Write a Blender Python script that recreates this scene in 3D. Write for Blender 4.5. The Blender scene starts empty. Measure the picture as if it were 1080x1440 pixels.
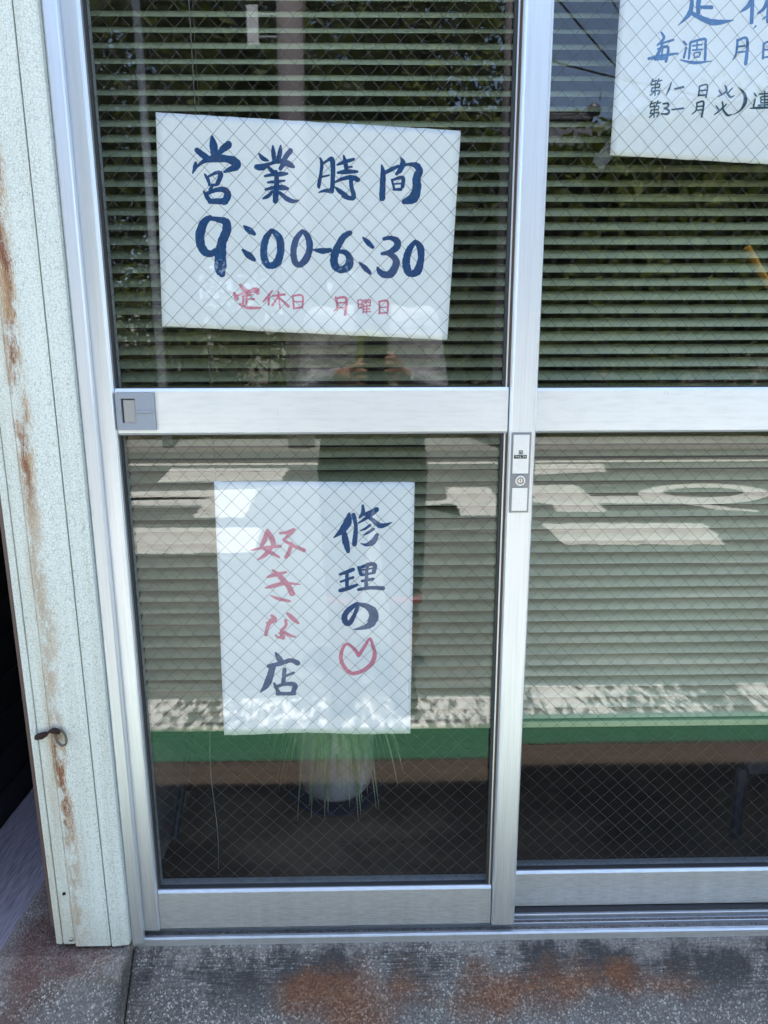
import bpy, bmesh, math, random
from mathutils import Vector, Matrix
R = math.radians
S = bpy.context.scene
C = S.collection
PI = math.pi

# ------------------------------------------------------------------ camera, sky, sun, exposure
EYE = 1.24                                   # height of the phone camera above the road
cam_data = bpy.data.cameras.new('camera')
cam_data.sensor_fit = 'VERTICAL'; cam_data.sensor_height = 36.0; cam_data.lens = 23.96
cam_data.clip_start = 0.02; cam_data.clip_end = 500
cam = bpy.data.objects.new('camera', cam_data); C.objects.link(cam)
pitch, yaw, roll = 0.21422, 0.01623, -0.00339
fwd = Vector((math.sin(yaw)*math.cos(pitch), math.cos(yaw)*math.cos(pitch), -math.sin(pitch)))
rgt = Vector((math.cos(yaw), -math.sin(yaw), 0)); upv = rgt.cross(fwd)
r2 = rgt*math.cos(roll) + upv*math.sin(roll); u2 = upv*math.cos(roll) - rgt*math.sin(roll)
M = Matrix((r2, u2, -fwd)).transposed().to_4x4(); M.translation = Vector((0, -1.028, EYE))
cam.matrix_world = M
S.camera = cam

SUN_EL, SUN_AZ = R(74), R(8)                 # the sun stands high behind the shop, a little to its right
world = bpy.data.worlds.new('World'); S.world = world; world.use_nodes = True
wn = world.node_tree.nodes; wl = world.node_tree.links
sky = wn.new('ShaderNodeTexSky'); sky.sky_type = 'NISHITA'; sky.sun_disc = False
sky.sun_elevation = SUN_EL; sky.sun_rotation = SUN_AZ
sky.air_density = 1.0; sky.dust_density = 1.3; sky.ozone_density = 1.0
wn['Background'].inputs['Strength'].default_value = 0.12
wl.new(sky.outputs['Color'], wn['Background'].inputs['Color'])
sun_data = bpy.data.lights.new('sun', 'SUN'); sun_data.energy = 5.0; sun_data.angle = R(0.53); sun_data.color = (1, 0.955, 0.89)
sun = bpy.data.objects.new('sun', sun_data); C.objects.link(sun)
to_sun = Vector((math.cos(SUN_EL)*math.sin(SUN_AZ), math.cos(SUN_EL)*math.cos(SUN_AZ), math.sin(SUN_EL)))
sun.rotation_euler = to_sun.to_track_quat('Z', 'Y').to_euler(); sun.location = (3, 6, 20)
S.view_settings.view_transform = 'Standard'; S.view_settings.look = 'None'
S.view_settings.gamma = 1.0; S.view_settings.use_curve_mapping = False
S.view_settings.exposure = 2.45
S.render.engine = 'CYCLES'
S.cycles.use_denoising = True
S.cycles.max_bounces = 10; S.cycles.diffuse_bounces = 5; S.cycles.glossy_bounces = 5
S.cycles.transparent_max_bounces = 24; S.cycles.caustics_reflective = False; S.cycles.caustics_refractive = False
S.cycles.sample_clamp_indirect = 8.0

# ------------------------------------------------------------------ materials
class NT:
    def __init__(s, name):
        s.m = bpy.data.materials.new(name); s.m.use_nodes = True
        s.t = s.m.node_tree; s.t.nodes.clear()
        s.out = s.t.nodes.new('ShaderNodeOutputMaterial')
    def n(s, typ, ins=None, **props):
        nd = s.t.nodes.new('ShaderNode' + typ)
        for k, v in props.items(): setattr(nd, k, v)
        for k, v in (ins or {}).items():
            sock = nd.inputs[k]
            if isinstance(v, bpy.types.NodeSocket): s.t.links.new(v, sock)
            else: sock.default_value = v
        return nd
    def math(s, op, a, b=None, c=None, clamp=False):
        i = {0: a}
        if b is not None: i[1] = b
        if c is not None: i[2] = c
        return s.n('Math', i, operation=op, use_clamp=clamp).outputs[0]
    def noise(s, scale, detail=4, rough=0.55, vec=None, dim='3D', **kw):
        i = {'Scale': scale, 'Detail': detail, 'Roughness': rough}
        if vec is not None: i['Vector'] = vec
        return s.n('TexNoise', i, **kw).outputs['Fac']
    def ramp(s, fac, *stops, interp='LINEAR'):
        nd = s.n('ValToRGB', {'Fac': fac}); cr = nd.color_ramp; cr.interpolation = interp
        while len(cr.elements) < len(stops): cr.elements.new(0.5)
        for e, (p, c) in zip(cr.elements, stops):
            e.position = p; e.color = (c, c, c, 1) if isinstance(c, (int, float)) else (*c, 1)
        return nd.outputs['Color']
    def mix(s, fac, a, b, mode='MIX'):
        nd = s.n('Mix', data_type='RGBA', blend_type=mode)
        for k, v in ((0, fac), (6, a), (7, b)):
            if isinstance(v, bpy.types.NodeSocket): s.t.links.new(v, nd.inputs[k])
            elif k == 0: nd.inputs[k].default_value = v
            else: nd.inputs[k].default_value = (*v, 1)
        return nd.outputs[2]
    def pos(s): return s.n('NewGeometry').outputs['Position']
    def xyz(s, vec=None):
        nd = s.n('SeparateXYZ', {0: vec if vec is not None else s.pos()}); return nd.outputs
    def scaled(s, sx, sy, sz):
        return s.n('VectorMath', {0: s.pos(), 1: (sx, sy, sz)}, operation='MULTIPLY').outputs[0]
    def bump(s, h, strength=0.3, dist=0.01):
        return s.n('Bump', {'Height': h, 'Strength': strength, 'Distance': dist}).outputs[0]
    def pbr(s, color, rough=0.6, metal=0.0, normal=None, **extra):
        i = {'Base Color': color if isinstance(color, bpy.types.NodeSocket) else (*color, 1), 'Roughness': rough, 'Metallic': metal}
        if normal is not None: i['Normal'] = normal
        i.update(extra)
        b = s.n('BsdfPrincipled', i); s.t.links.new(b.outputs[0], s.out.inputs[0]); return s.m

MAT = {}
def plain(name, color, rough=0.6, metal=0.0, var=0.12, scale=30, bump=0.0):
    t = NT(name); f = t.noise(scale, 5)
    a = tuple(c*(1-var) for c in color); b = tuple(min(1, c*(1+var)) for c in color)
    col = t.ramp(f, (0.3, a), (0.7, b))
    MAT[name] = t.pbr(col, rough, metal, t.bump(f, bump) if bump else None)
    return MAT[name]

def make_aluminium():
    t = NT('aluminium'); dirt = t.noise(11, 6, 0.62); streak = t.noise(1.0, 3, vec=t.scaled(60, 60, 1.6)); z = t.xyz()[2]
    spots = t.ramp(t.noise(150, 3), (0.70, 0.0), (0.77, 1.0))
    scr = t.ramp(t.noise(1.0, 2, 0.5, vec=t.scaled(260, 260, 9)), (0.72, 0.0), (0.76, 1.0)); scr = t.math('MULTIPLY', scr, t.ramp(t.noise(6, 2), (0.5, 0.0), (0.62, 1.0)))
    col = t.mix(t.math('MULTIPLY', t.ramp(dirt, (0.46, 0.0), (0.74, 1.0)), 0.30), (0.775, 0.805, 0.84), (0.48, 0.495, 0.51))
    col = t.mix(t.math('MULTIPLY', spots, 0.30), col, (0.32, 0.30, 0.28))
    col = t.mix(t.math('MULTIPLY', scr, 0.5), col, (0.42, 0.42, 0.42))
    # splash grime on the lowest part of the doors
    g = t.math('MULTIPLY', t.n('MapRange', {'Value': z, 'From Min': 0.56, 'From Max': 0.24}).outputs[0], t.ramp(t.math('ADD', t.noise(26, 6, 0.7), t.math('MULTIPLY', streak, 0.25)), (0.45, 0.0), (0.80, 1.0)))
    col = t.mix(t.math('MULTIPLY', g, 0.55), col, (0.30, 0.29, 0.27))
    rg = t.math('ADD', 0.40, t.math('MULTIPLY', dirt, 0.10))
    MAT['aluminium'] = t.pbr(col, rg, 0.82)
make_aluminium()

def make_glass():
    t = NT('wired_glass_sheet')
    facing = t.n('LayerWeight', {'Blend': 0.5}).outputs['Facing']
    f = t.math('ADD', 0.036, t.math('MULTIPLY', t.math('POWER', facing, 5.0), 0.964), clamp=True)
    wav = t.noise(2.2, 1); wn_ = t.bump(wav, 0.04, 0.006)
    gl = t.n('BsdfGlossy', {'Color': (1, 1, 1, 1), 'Roughness': 0.0, 'Normal': wn_})
    tr = t.n('BsdfTransparent', {'Color': (0.985, 0.992, 0.988, 1)})
    m1 = t.n('MixShader', {0: f, 1: tr.outputs[0], 2: gl.outputs[0]})
    # a thin film of street dust on the outside
    dust = t.ramp(t.noise(26, 7, 0.7), (0.42, 0.0), (0.9, 0.10))
    df = t.n('BsdfDiffuse', {'Color': (0.55, 0.53, 0.48, 1)})
    m2 = t.n('MixShader', {0: t.math('MULTIPLY', dust, 0.10), 1: m1.outputs[0], 2: df.outputs[0]})
    t.t.links.new(m2.outputs[0], t.out.inputs[0]); MAT['glass'] = t.m
make_glass()

def make_casing():
    t = NT('crackled_white_paint'); p = t.pos(); x, y, z = t.xyz(p)[0:3]; z = t.math('ADD', z, 1.42 - EYE)
    wob = t.n('TexNoise', {'Scale': 90.0, 'Detail': 3.0, 'Vector': p}).outputs['Color']
    pv = t.n('VectorMath', {0: p, 1: t.n('VectorMath', {0: wob, 1: (0.010, 0.010, 0.010)}, operation='MULTIPLY').outputs[0]}, operation='ADD').outputs[0]
    vor = t.n('TexVoronoi', {'Scale': 235.0, 'Vector': pv}, feature='DISTANCE_TO_EDGE').outputs['Distance']
    crack = t.ramp(vor, (0.0, 1.0), (0.13, 0.0))
    patch = t.ramp(t.noise(210, 2, 0.5), (0.47, 0.0), (0.53, 1.0))
    zone = t.ramp(t.noise(9, 3), (0.25, 0.4), (0.55, 1.0))
    crack = t.math('MULTIPLY', t.math('MULTIPLY', crack, patch), zone)
    tint = t.mix(t.noise(7, 4), (0.71, 0.765, 0.705), (0.83, 0.85, 0.77))
    tint = t.mix(t.ramp(t.noise(3.0, 5, 0.6), (0.45, 0.0), (0.75, 0.55)), tint, (0.60, 0.60, 0.50))
    col = t.mix(t.math('MULTIPLY', crack, 0.72), tint, (0.10, 0.10, 0.11))
    # rust bleeding out of the seam left of the wide panel
    nz = t.math('SUBTRACT', t.noise(1.0, 4, vec=t.scaled(10, 10, 9)), 0.5)
    xr = t.math('SUBTRACT', x, t.math('ADD', -0.5055, t.math('MULTIPLY', nz, 0.022)))
    d = t.math('ABSOLUTE', xr)
    wz = t.math('ADD', 0.012, t.math('MULTIPLY', t.noise(1.0, 3, vec=t.scaled(2, 2, 5)), 0.026))
    core = t.math('SUBTRACT', 1.0, t.math('DIVIDE', d, wz), clamp=True)
    grain = t.math('ADD', t.math('MULTIPLY', t.noise(110, 4, 0.7), 0.55), t.math('MULTIPLY', t.noise(430, 2), 0.45))
    halo = t.math('MULTIPLY', t.ramp(t.math('ADD', core, t.math('MULTIPLY', t.math('SUBTRACT', grain, 0.5), 3.4)), (0.50, 0.0), (0.60, 1.0)), 0.9)
    strong = t.ramp(t.math('ADD', t.math('MULTIPLY', core, t.noise(1.0, 4, vec=t.scaled(60, 60, 12))), t.math('MULTIPLY', t.math('SUBTRACT', grain, 0.5), 2.0)), (0.42, 0.0), (0.47, 1.0))
    # the seam is rusted through above the mid rail and again below the ring bolt
    def band(z0, z1, soft):
        a = t.n('MapRange', {'Value': z, 'From Min': z0-soft, 'From Max': z0}).outputs[0]
        b = t.n('MapRange', {'Value': z, 'From Min': z1+soft, 'From Max': z1}).outputs[0]
        return t.math('MULTIPLY', a, b)
    bands = t.math('ADD', band(1.30, 1.72, 0.12), band(0.66, 0.835, 0.03), clamp=True)
    weak = t.math('ADD', t.math('MULTIPLY', bands, 0.72), 0.22, clamp=True)
    flake = t.ramp(t.math('ADD', t.noise(1.0, 5, 0.65, vec=t.scaled(45, 45, 22)), t.math('MULTIPLY', t.math('SUBTRACT', grain, 0.5), 0.6)), (0.44, 0.12), (0.54, 1.0))
    halo = t.math('MULTIPLY', halo, flake); strong = t.math('MULTIPLY', strong, flake)
    col = t.mix(t.math('MULTIPLY', halo, t.math('ADD', 0.55, t.math('MULTIPLY', bands, 0.40))), col, (0.44, 0.235, 0.075))
    col = t.mix(t.math('MULTIPLY', strong, t.math('ADD', t.math('MULTIPLY', bands, 0.85), 0.2)), col, (0.20, 0.055, 0.018))
    # yellowed seam strip left of the rust
    ys = t.n('MapRange', {'Value': x, 'From Min': -0.513, 'From Max': -0.519}).outputs[0]
    yw = t.math('MULTIPLY', ys, t.math('MULTIPLY', t.ramp(t.noise(1.0, 4, vec=t.scaled(30, 30, 5)), (0.35, 0.0), (0.7, 1.0)), 0.6))
    zlow = t.n('MapRange', {'Value': z, 'From Min': 0.90, 'From Max': 0.80}).outputs[0]
    col = t.mix(t.math('MULTIPLY', yw, t.math('ADD', 0.35, t.math('MULTIPLY', zlow, 0.6))), col, (0.52, 0.40, 0.24))
    # grime where the panel meets the concrete
    gz = t.n('MapRange', {'Value': z, 'From Min': 0.52, 'From Max': 0.455}).outputs[0]
    col = t.mix(t.math('MULTIPLY', gz, t.math('MULTIPLY', grain, 0.5)), col, (0.30, 0.25, 0.18))
    h = t.math('ADD', t.math('MULTIPLY', crack, -1.0), t.math('MULTIPLY', t.noise(300, 2), 0.35))
    h = t.math('ADD', h, t.math('MULTIPLY', strong, 0.8))
    MAT['casing'] = t.pbr(col, 0.55, 0.0, t.bump(h, 0.35, 0.002))
make_casing()

def make_plinth():
    t = NT('washed_aggregate_concrete'); p = t.pos(); x, y, z = t.xyz(p)[0:3]; z = t.math('ADD', z, 1.42 - EYE)
    v = t.n('TexVoronoi', {'Scale': 380.0, 'Vector': p}); cell = t.n('SeparateColor', {0: v.outputs['Color']}).outputs[0]
    fine = t.n('TexVoronoi', {'Scale': 700.0, 'Vector': p}); fcell = t.n('SeparateColor', {0: fine.outputs['Color']}).outputs[1]
    big = t.noise(5, 6, 0.6)
    base = t.ramp(cell, (0.0, (0.042, 0.039, 0.034)), (0.5, (0.12, 0.108, 0.094)), (0.80, (0.25, 0.23, 0.20)), (0.91, (0.55, 0.53, 0.49)), (1.0, (0.88, 0.86, 0.82)))
    base = t.mix(0.35, base, t.ramp(fcell, (0.0, (0.07, 0.07, 0.072)), (0.9, (0.30, 0.29, 0.29)), (1.0, (0.75, 0.75, 0.75))))
    base = t.mix(1.0, base, (1.0, 0.93, 0.84), 'MULTIPLY')
    base = t.mix(t.math('MULTIPLY', t.ramp(big, (0.35, 0.0), (0.65, 1.0)), 0.5), base, (0.17, 0.155, 0.138))
    # black algae band along the top, washed clean in scallops under the sill
    up = t.n('MapRange', {'Value': z, 'From Min': 0.325, 'From Max': 0.375}).outputs[0]
    alg = t.ramp(t.math('ADD', t.noise(1.0, 5, 0.6, vec=t.scaled(11, 7, 7)), t.math('MULTIPLY', t.math('SUBTRACT', t.noise(120, 3), 0.5), 0.5)), (0.36, 0.0), (0.52, 1.0))
    xl = t.n('MapRange', {'Value': x, 'From Min': -0.46, 'From Max': -0.40}).outputs[0]
    base = t.mix(t.math('MULTIPLY', t.math('MULTIPLY', t.math('MULTIPLY', up, alg), xl), 0.82), base, (0.020, 0.019, 0.019))
    scal = t.ramp(t.math('ADD', t.n('MapRange', {'Value': z, 'From Min': 0.372, 'From Max': 0.425}).outputs[0], t.math('MULTIPLY', t.math('SUBTRACT', t.noise(1.0, 4, 0.6, vec=t.scaled(17, 8, 8)), 0.5), 2.2)), (0.60, 0.0), (0.85, 1.0))
    base = t.mix(t.math('MULTIPLY', scal, t.math('ADD', 0.2, t.math('MULTIPLY', cell, 0.45))), base, (0.36, 0.32, 0.27))
    # rust blooms
    acc = None
    wc = t.n('TexNoise', {'Scale': 13.0, 'Detail': 5.0, 'Vector': p}).outputs['Color']; wx_, wy_, wz_ = t.xyz(wc)[0:3]
    xw = t.math('ADD', x, t.math('MULTIPLY', t.math('SUBTRACT', wx_, 0.5), 0.13)); zw = t.math('ADD', z, t.math('MULTIPLY', t.math('SUBTRACT', wz_, 0.5), 0.075))
    for bx, bz, rx, rz, k in ((-0.045, 0.345, 0.11, 0.062, 1.0), (-0.11, 0.358, 0.09, 0.040, 0.95), (0.045, 0.365, 0.08, 0.036, 0.7), (0.20, 0.358, 0.10, 0.042, 1.0), (0.27, 0.360, 0.09, 0.034, 0.7), (0.335, 0.366, 0.075, 0.040, 0.95), (0.425, 0.368, 0.075, 0.036, 1.0), (0.50, 0.365, 0.09, 0.028, 0.6), (-0.585, 0.425, 0.07, 0.07, 1.0), (-0.52, 0.432, 0.10, 0.035, 0.85), (-0.60, 0.36, 0.04, 0.07, 0.8)):
        dx = t.math('DIVIDE', t.math('SUBTRACT', xw, bx), rx); dz = t.math('DIVIDE', t.math('SUBTRACT', zw, bz), rz)
        rr = t.math('SQRT', t.math('ADD', t.math('MULTIPLY', dx, dx), t.math('MULTIPLY', dz, dz)))
        b = t.math('MULTIPLY', t.math('SUBTRACT', 1.0, rr, clamp=True), k)
        acc = b if acc is None else t.math('MAXIMUM', acc, b)
    acc = t.math('ADD', acc, t.math('MULTIPLY', t.math('SUBTRACT', t.noise(45, 8, 0.7), 0.5), 0.75))
    rf = t.math('MULTIPLY', t.ramp(acc, (0.04, 0.0), (0.72, 0.92)), t.math('ADD', 0.72, t.math('MULTIPLY', t.math('SUBTRACT', 1.0, cell), 0.28)))
    rc = t.mix(t.math('MULTIPLY', t.noise(220, 3), cell), (0.10, 0.032, 0.012), (0.44, 0.18, 0.055))
    rc = t.mix(t.n('MapRange', {'Value': x, 'From Min': -0.44, 'From Max': -0.50}).outputs[0], rc, t.mix(fcell, (0.045, 0.014, 0.011), (0.17, 0.06, 0.035)))
    col = t.mix(rf, base, rc)
    h = t.math('ADD', t.math('MULTIPLY', v.outputs['Distance'], -1.5), t.math('MULTIPLY', big, 0.5))
    MAT['plinth'] = t.pbr(col, 0.78, 0.0, t.bump(h, 0.5, 0.003))
make_plinth()

def make_asphalt():
    t = NT('asphalt'); cell = t.n('SeparateColor', {0: t.n('TexVoronoi', {'Scale': 130.0}).outputs['Color']}).outputs[0]
    col = t.ramp(cell, (0.0, (0.075, 0.08, 0.078)), (0.8, (0.13, 0.135, 0.128)), (1.0, (0.24, 0.24, 0.225)))
    col = t.mix(t.ramp(t.noise(0.9, 6), (0.35, 0.0), (0.7, 0.6)), col, (0.12, 0.122, 0.108))
    MAT['asphalt'] = t.pbr(col, 0.9, 0.0, t.bump(cell, 0.4, 0.003))
make_asphalt()

def road_paint(name, color, wear0, wear1, scale):
    t = NT(name); w = t.ramp(t.math('ADD', t.math('MULTIPLY', t.noise(scale, 6, 0.7), 0.75), t.math('MULTIPLY', t.noise(scale*9, 3), 0.25)), (wear0, 0.0), (wear1, 1.0))
    dirty = t.mix(t.noise(7, 5), tuple(c*0.82 for c in color), color)
    MAT[name] = t.pbr(t.mix(w, (0.11, 0.112, 0.108), dirty), 0.7)
road_paint('road_white', (0.72, 0.70, 0.64), 0.34, 0.45, 6)
t_ = NT('edge_line_white')
n1 = t_.noise(1.0, 5, 0.65, vec=t_.scaled(30, 13, 1)); n2 = t_.noise(1.0, 2, vec=t_.scaled(3.2, 2, 1))
w_ = t_.ramp(t_.math('ADD', t_.math('MULTIPLY', n1, 0.7), t_.math('MULTIPLY', n2, 0.3)), (0.47, 0.0), (0.545, 1.0))
MAT['edge_line_white'] = t_.pbr(t_.mix(w_, (0.11, 0.112, 0.108), (0.76, 0.75, 0.71)), 0.7)
road_paint('belt_green', (0.040, 0.16, 0.080), 0.33, 0.47, 9)

plain('gutter_concrete', (0.082, 0.062, 0.045), 0.9, scale=60, var=0.35)
plain('alley_concrete', (0.46, 0.40, 0.44), 0.85, scale=90, var=0.45, bump=0.2)
plain('pavement', (0.24, 0.235, 0.22), 0.9, scale=12)
plain('soil', (0.09, 0.07, 0.045), 0.95, scale=6, var=0.4)
plain('dark_cladding', (0.022, 0.022, 0.026), 0.6)
plain('wall_render', (0.52, 0.50, 0.46), 0.85, scale=10)
plain('inner_wall', (0.10, 0.095, 0.085), 0.9, scale=6)
plain('ceiling_board', (0.16, 0.155, 0.14), 0.9, scale=6)
plain('brown_paint', (0.105, 0.062, 0.05), 0.5, scale=40, var=0.3)
plain('gasket', (0.035, 0.036, 0.036), 0.6)
plain('bead_brown', (0.17, 0.115, 0.08), 0.6)
plain('handle_plastic', (0.30, 0.325, 0.37), 0.42, var=0.05)
plain('handle_cup', (0.36, 0.345, 0.33), 0.5, var=0.06)
plain('lock_grey', (0.25, 0.265, 0.285), 0.35, 0.7, var=0.1, scale=200)
plain('lock_black', (0.03, 0.035, 0.035), 0.5)
plain('lock_mark', (0.62, 0.65, 0.63), 0.5)
plain('wire_steel', (0.065, 0.062, 0.055), 0.5, 0.0, var=0.1)
plain('rusty_iron', (0.032, 0.012, 0.009), 0.75, 0.2, var=0.5, scale=300, bump=0.4)
plain('ring_steel', (0.13, 0.115, 0.095), 0.45, 0.6, var=0.25, scale=200)
plain('screw_steel', (0.55, 0.53, 0.5), 0.3, 0.95, var=0.2, scale=200)
plain('cord_string', (0.16, 0.17, 0.15), 0.8)
plain('pot_glaze', (0.74, 0.74, 0.74), 0.25, var=0.06, scale=8)
plain('saucer_navy', (0.012, 0.018, 0.055), 0.45)
plain('table_dark', (0.016, 0.020, 0.035), 0.5)
plain('table_edge', (0.34, 0.35, 0.38), 0.4, 0.3)
plain('teal_plastic', (0.008, 0.025, 0.03), 0.5)
plain('pole_concrete', (0.27, 0.235, 0.24), 0.85, scale=14)
plain('galvanised', (0.48, 0.52, 0.56), 0.5, 0.5)
plain('plate_white', (0.74, 0.75, 0.76), 0.5, var=0.04)
plain('guard_yellow', (0.62, 0.36, 0.05), 0.5)
plain('guard_black', (0.02, 0.02, 0.02), 0.5)
plain('cable_black', (0.012, 0.012, 0.013), 0.6)
plain('roof_tile', (0.075, 0.078, 0.085), 0.4, var=0.3, scale=9)
plain('house_wall', (0.36, 0.33, 0.28), 0.85)
plain('house_timber', (0.11, 0.075, 0.05), 0.7)
plain('house_glass', (0.03, 0.04, 0.045), 0.1)
plain('bark', (0.085, 0.06, 0.042), 0.95, scale=25, var=0.4, bump=0.6)
plain('skin', (0.30, 0.165, 0.11), 0.55, var=0.06, scale=40)
plain('hair', (0.015, 0.012, 0.010), 0.5)
plain('jacket_white', (0.30, 0.30, 0.32), 0.75, var=0.35, scale=22, bump=1.0)
plain('shirt_green', (0.14, 0.17, 0.03), 0.8, scale=20)
plain('trousers_dark', (0.02, 0.022, 0.028), 0.85, scale=20)
plain('shoe_black', (0.02, 0.02, 0.02), 0.6)
plain('cuff_red', (0.35, 0.03, 0.03), 0.6)
plain('phone_black', (0.015, 0.015, 0.017), 0.2)
plain('eye_white', (0.75, 0.74, 0.72), 0.3)
plain('lip', (0.36, 0.13, 0.11), 0.5)

def leaf_material(name, dark, light):
    t = NT(name); rnd = t.noise(0.9, 4); per = t.noise(14, 2)
    col = t.mix(t.ramp(t.math('ADD', t.math('MULTIPLY', rnd, 0.6), t.math('MULTIPLY', per, 0.4)), (0.3, 0.0), (0.7, 1.0)), dark, light)
    b = t.n('BsdfPrincipled', {'Base Color': col, 'Roughness': 0.6, 'Specular IOR Level': 0.15})
    tr = t.n('BsdfTranslucent', {'Color': t.mix(0.5, col, (0.16, 0.20, 0.02))})
    m = t.n('MixShader', {0: 0.28, 1: b.outputs[0], 2: tr.outputs[0]})
    t.t.links.new(m.outputs[0], t.out.inputs[0]); MAT[name] = t.m
leaf_material('leaf_deep', (0.014, 0.028, 0.007), (0.052, 0.072, 0.014))
leaf_material('leaf_fresh', (0.022, 0.045, 0.008), (0.105, 0.13, 0.02))
leaf_material('leaf_pot', (0.26, 0.36, 0.17), (0.58, 0.64, 0.46))

def make_paper():
    t = NT('sign_paper'); f = t.noise(5, 5); fib = t.noise(700, 2)
    col = t.mix(f, (0.82, 0.865, 0.885), (0.87, 0.90, 0.91))
    b = t.n('BsdfPrincipled', {'Base Color': col, 'Roughness': 0.8, 'Normal': t.bump(t.math('ADD', t.math('MULTIPLY', t.noise(9, 3), 3.0), t.math('MULTIPLY', fib, 0.10)), 0.10, 0.003)})
    tr = t.n('BsdfTranslucent', {'Color': (0.8, 0.8, 0.77, 1)})
    m = t.n('MixShader', {0: 0.06, 1: b.outputs[0], 2: tr.outputs[0]}); t.t.links.new(m.outputs[0], t.out.inputs[0]); MAT['paper'] = t.m
make_paper()
def ink(name, a, b, c, rough):
    t = NT(name); f = t.noise(75, 5, 0.65); s = t.noise(1.0, 3, vec=t.scaled(600, 600, 120))
    MAT[name] = t.pbr(t.ramp(t.math('ADD', t.math('MULTIPLY', f, 0.65), t.math('MULTIPLY', s, 0.35)), (0.36, a), (0.52, b), (0.68, c)), rough)
ink('ink_blue', (0.000, 0.014, 0.085), (0.000, 0.050, 0.19), (0.000, 0.19, 0.36), 0.5)
ink('ink_pink', (0.55, 0.12, 0.20), (0.64, 0.21, 0.30), (0.74, 0.46, 0.52), 0.7)
ink('ink_light', (0.008, 0.075, 0.25), (0.025, 0.15, 0.38), (0.08, 0.28, 0.54), 0.6)
ink('ink_dark', (0.002, 0.022, 0.055), (0.004, 0.055, 0.105), (0.015, 0.13, 0.19), 0.5)

def make_slat():
    t = NT('slat_enamel'); d = t.noise(55, 6, 0.7); big = t.noise(3, 4)
    col = t.mix(big, (0.375, 0.41, 0.245), (0.435, 0.465, 0.295))
    col = t.mix(t.ramp(d, (0.5, 0.0), (0.8, 0.45)), col, (0.22, 0.22, 0.18))
    MAT['slat'] = t.pbr(col, 0.42)
make_slat()
def make_floor():
    t = NT('shop_floor'); f = t.noise(9, 6, 0.65)
    col = t.ramp(f, (0.38, (0.018, 0.011, 0.006)), (0.5, (0.075, 0.050, 0.030)), (0.62, (0.19, 0.13, 0.08)))
    sp = t.ramp(t.noise(120, 3), (0.62, 0.0), (0.7, 1.0))
    col = t.mix(t.math('MULTIPLY', sp, 0.6), col, (0.03, 0.027, 0.024))
    wet = t.ramp(t.noise(4, 3), (0.45, 0.0), (0.7, 0.6))
    col = t.mix(wet, col, (0.06, 0.064, 0.055))
    MAT['shop_floor'] = t.pbr(col, 0.6)
make_floor()

# ------------------------------------------------------------------ mesh helpers
def finish(name, bm, mat, parent=None, bevel=0.0, smooth=False, seg=2):
    me = bpy.data.meshes.new(name)
    bmesh.ops.recalc_face_normals(bm, faces=bm.faces)
    bm.to_mesh(me); bm.free()
    return link(name, me, mat, parent, bevel, smooth, seg)
def link(name, me, mat, parent=None, bevel=0.0, smooth=False, seg=2):
    o = bpy.data.objects.new(name, me); C.objects.link(o)
    if mat and not me.materials: me.materials.append(MAT[mat])
    if smooth:
        for p in me.polygons: p.use_smooth = True
    if bevel:
        md = o.modifiers.new('bevel', 'BEVEL'); md.width = bevel; md.segments = seg; md.limit_method = 'ANGLE'; md.angle_limit = R(40)
    if parent: attach(o, parent)
    return o
def attach(o, parent):
    o.parent = parent
    base = parent
    m = Matrix.Identity(4)
    chain = []
    while base: chain.append(base); base = base.parent
    for b in reversed(chain): m = m @ b.matrix_parent_inverse @ Matrix.LocRotScale(b.location, b.rotation_euler, b.scale)
    o.matrix_parent_inverse = m.inverted()
def tag(o, label, cat, group=None, kind=None):
    o['label'] = label; o['category'] = cat
    if group: o['group'] = group
    if kind: o['kind'] = kind
    return o
def structure(o, label=None):
    o['kind'] = 'structure'
    if label: o['label'] = label
    return o
def thing(name, label, cat, loc, group=None):
    o = bpy.data.objects.new(name, None); o.location = loc; o.empty_display_size = 0.1; C.objects.link(o)
    return tag(o, label, cat, group)
def box(bm, x0, x1, y0, y1, z0, z1):
    v = [bm.verts.new(p) for p in ((x0,y0,z0),(x1,y0,z0),(x1,y1,z0),(x0,y1,z0),(x0,y0,z1),(x1,y0,z1),(x1,y1,z1),(x0,y1,z1))]
    for f in ((0,3,2,1),(4,5,6,7),(0,1,5,4),(1,2,6,5),(2,3,7,6),(3,0,4,7)): bm.faces.new([v[i] for i in f])
def boxes(name, mat, parent, *bs, bevel=0.0, seg=2):
    bm = bmesh.new()
    for b in bs: box(bm, *b)
    return finish(name, bm, mat, parent, bevel, seg=seg)
def tube(bm, pts, radii, seg=8, cap=True):
    pts = [Vector(p) for p in pts]; rings = []; prev = None
    for i, p in enumerate(pts):
        d = (pts[min(i+1, len(pts)-1)] - pts[max(i-1, 0)]).normalized()
        if prev is None:
            a = Vector((1, 0, 0)) if abs(d.x) < 0.8 else Vector((0, 1, 0)); u = d.cross(a).normalized()
        else: u = (prev - d*prev.dot(d)).normalized()
        prev = u; w = d.cross(u); r = radii[i] if isinstance(radii, (list, tuple)) else radii
        rings.append([bm.verts.new(p + (u*math.cos(2*PI*k/seg) + w*math.sin(2*PI*k/seg))*r) for k in range(seg)])
    for a, b in zip(rings, rings[1:]):
        for k in range(seg): bm.faces.new((a[k], a[(k+1) % seg], b[(k+1) % seg], b[k]))
    if cap: bm.faces.new(rings[0][::-1]); bm.faces.new(rings[-1])
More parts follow.
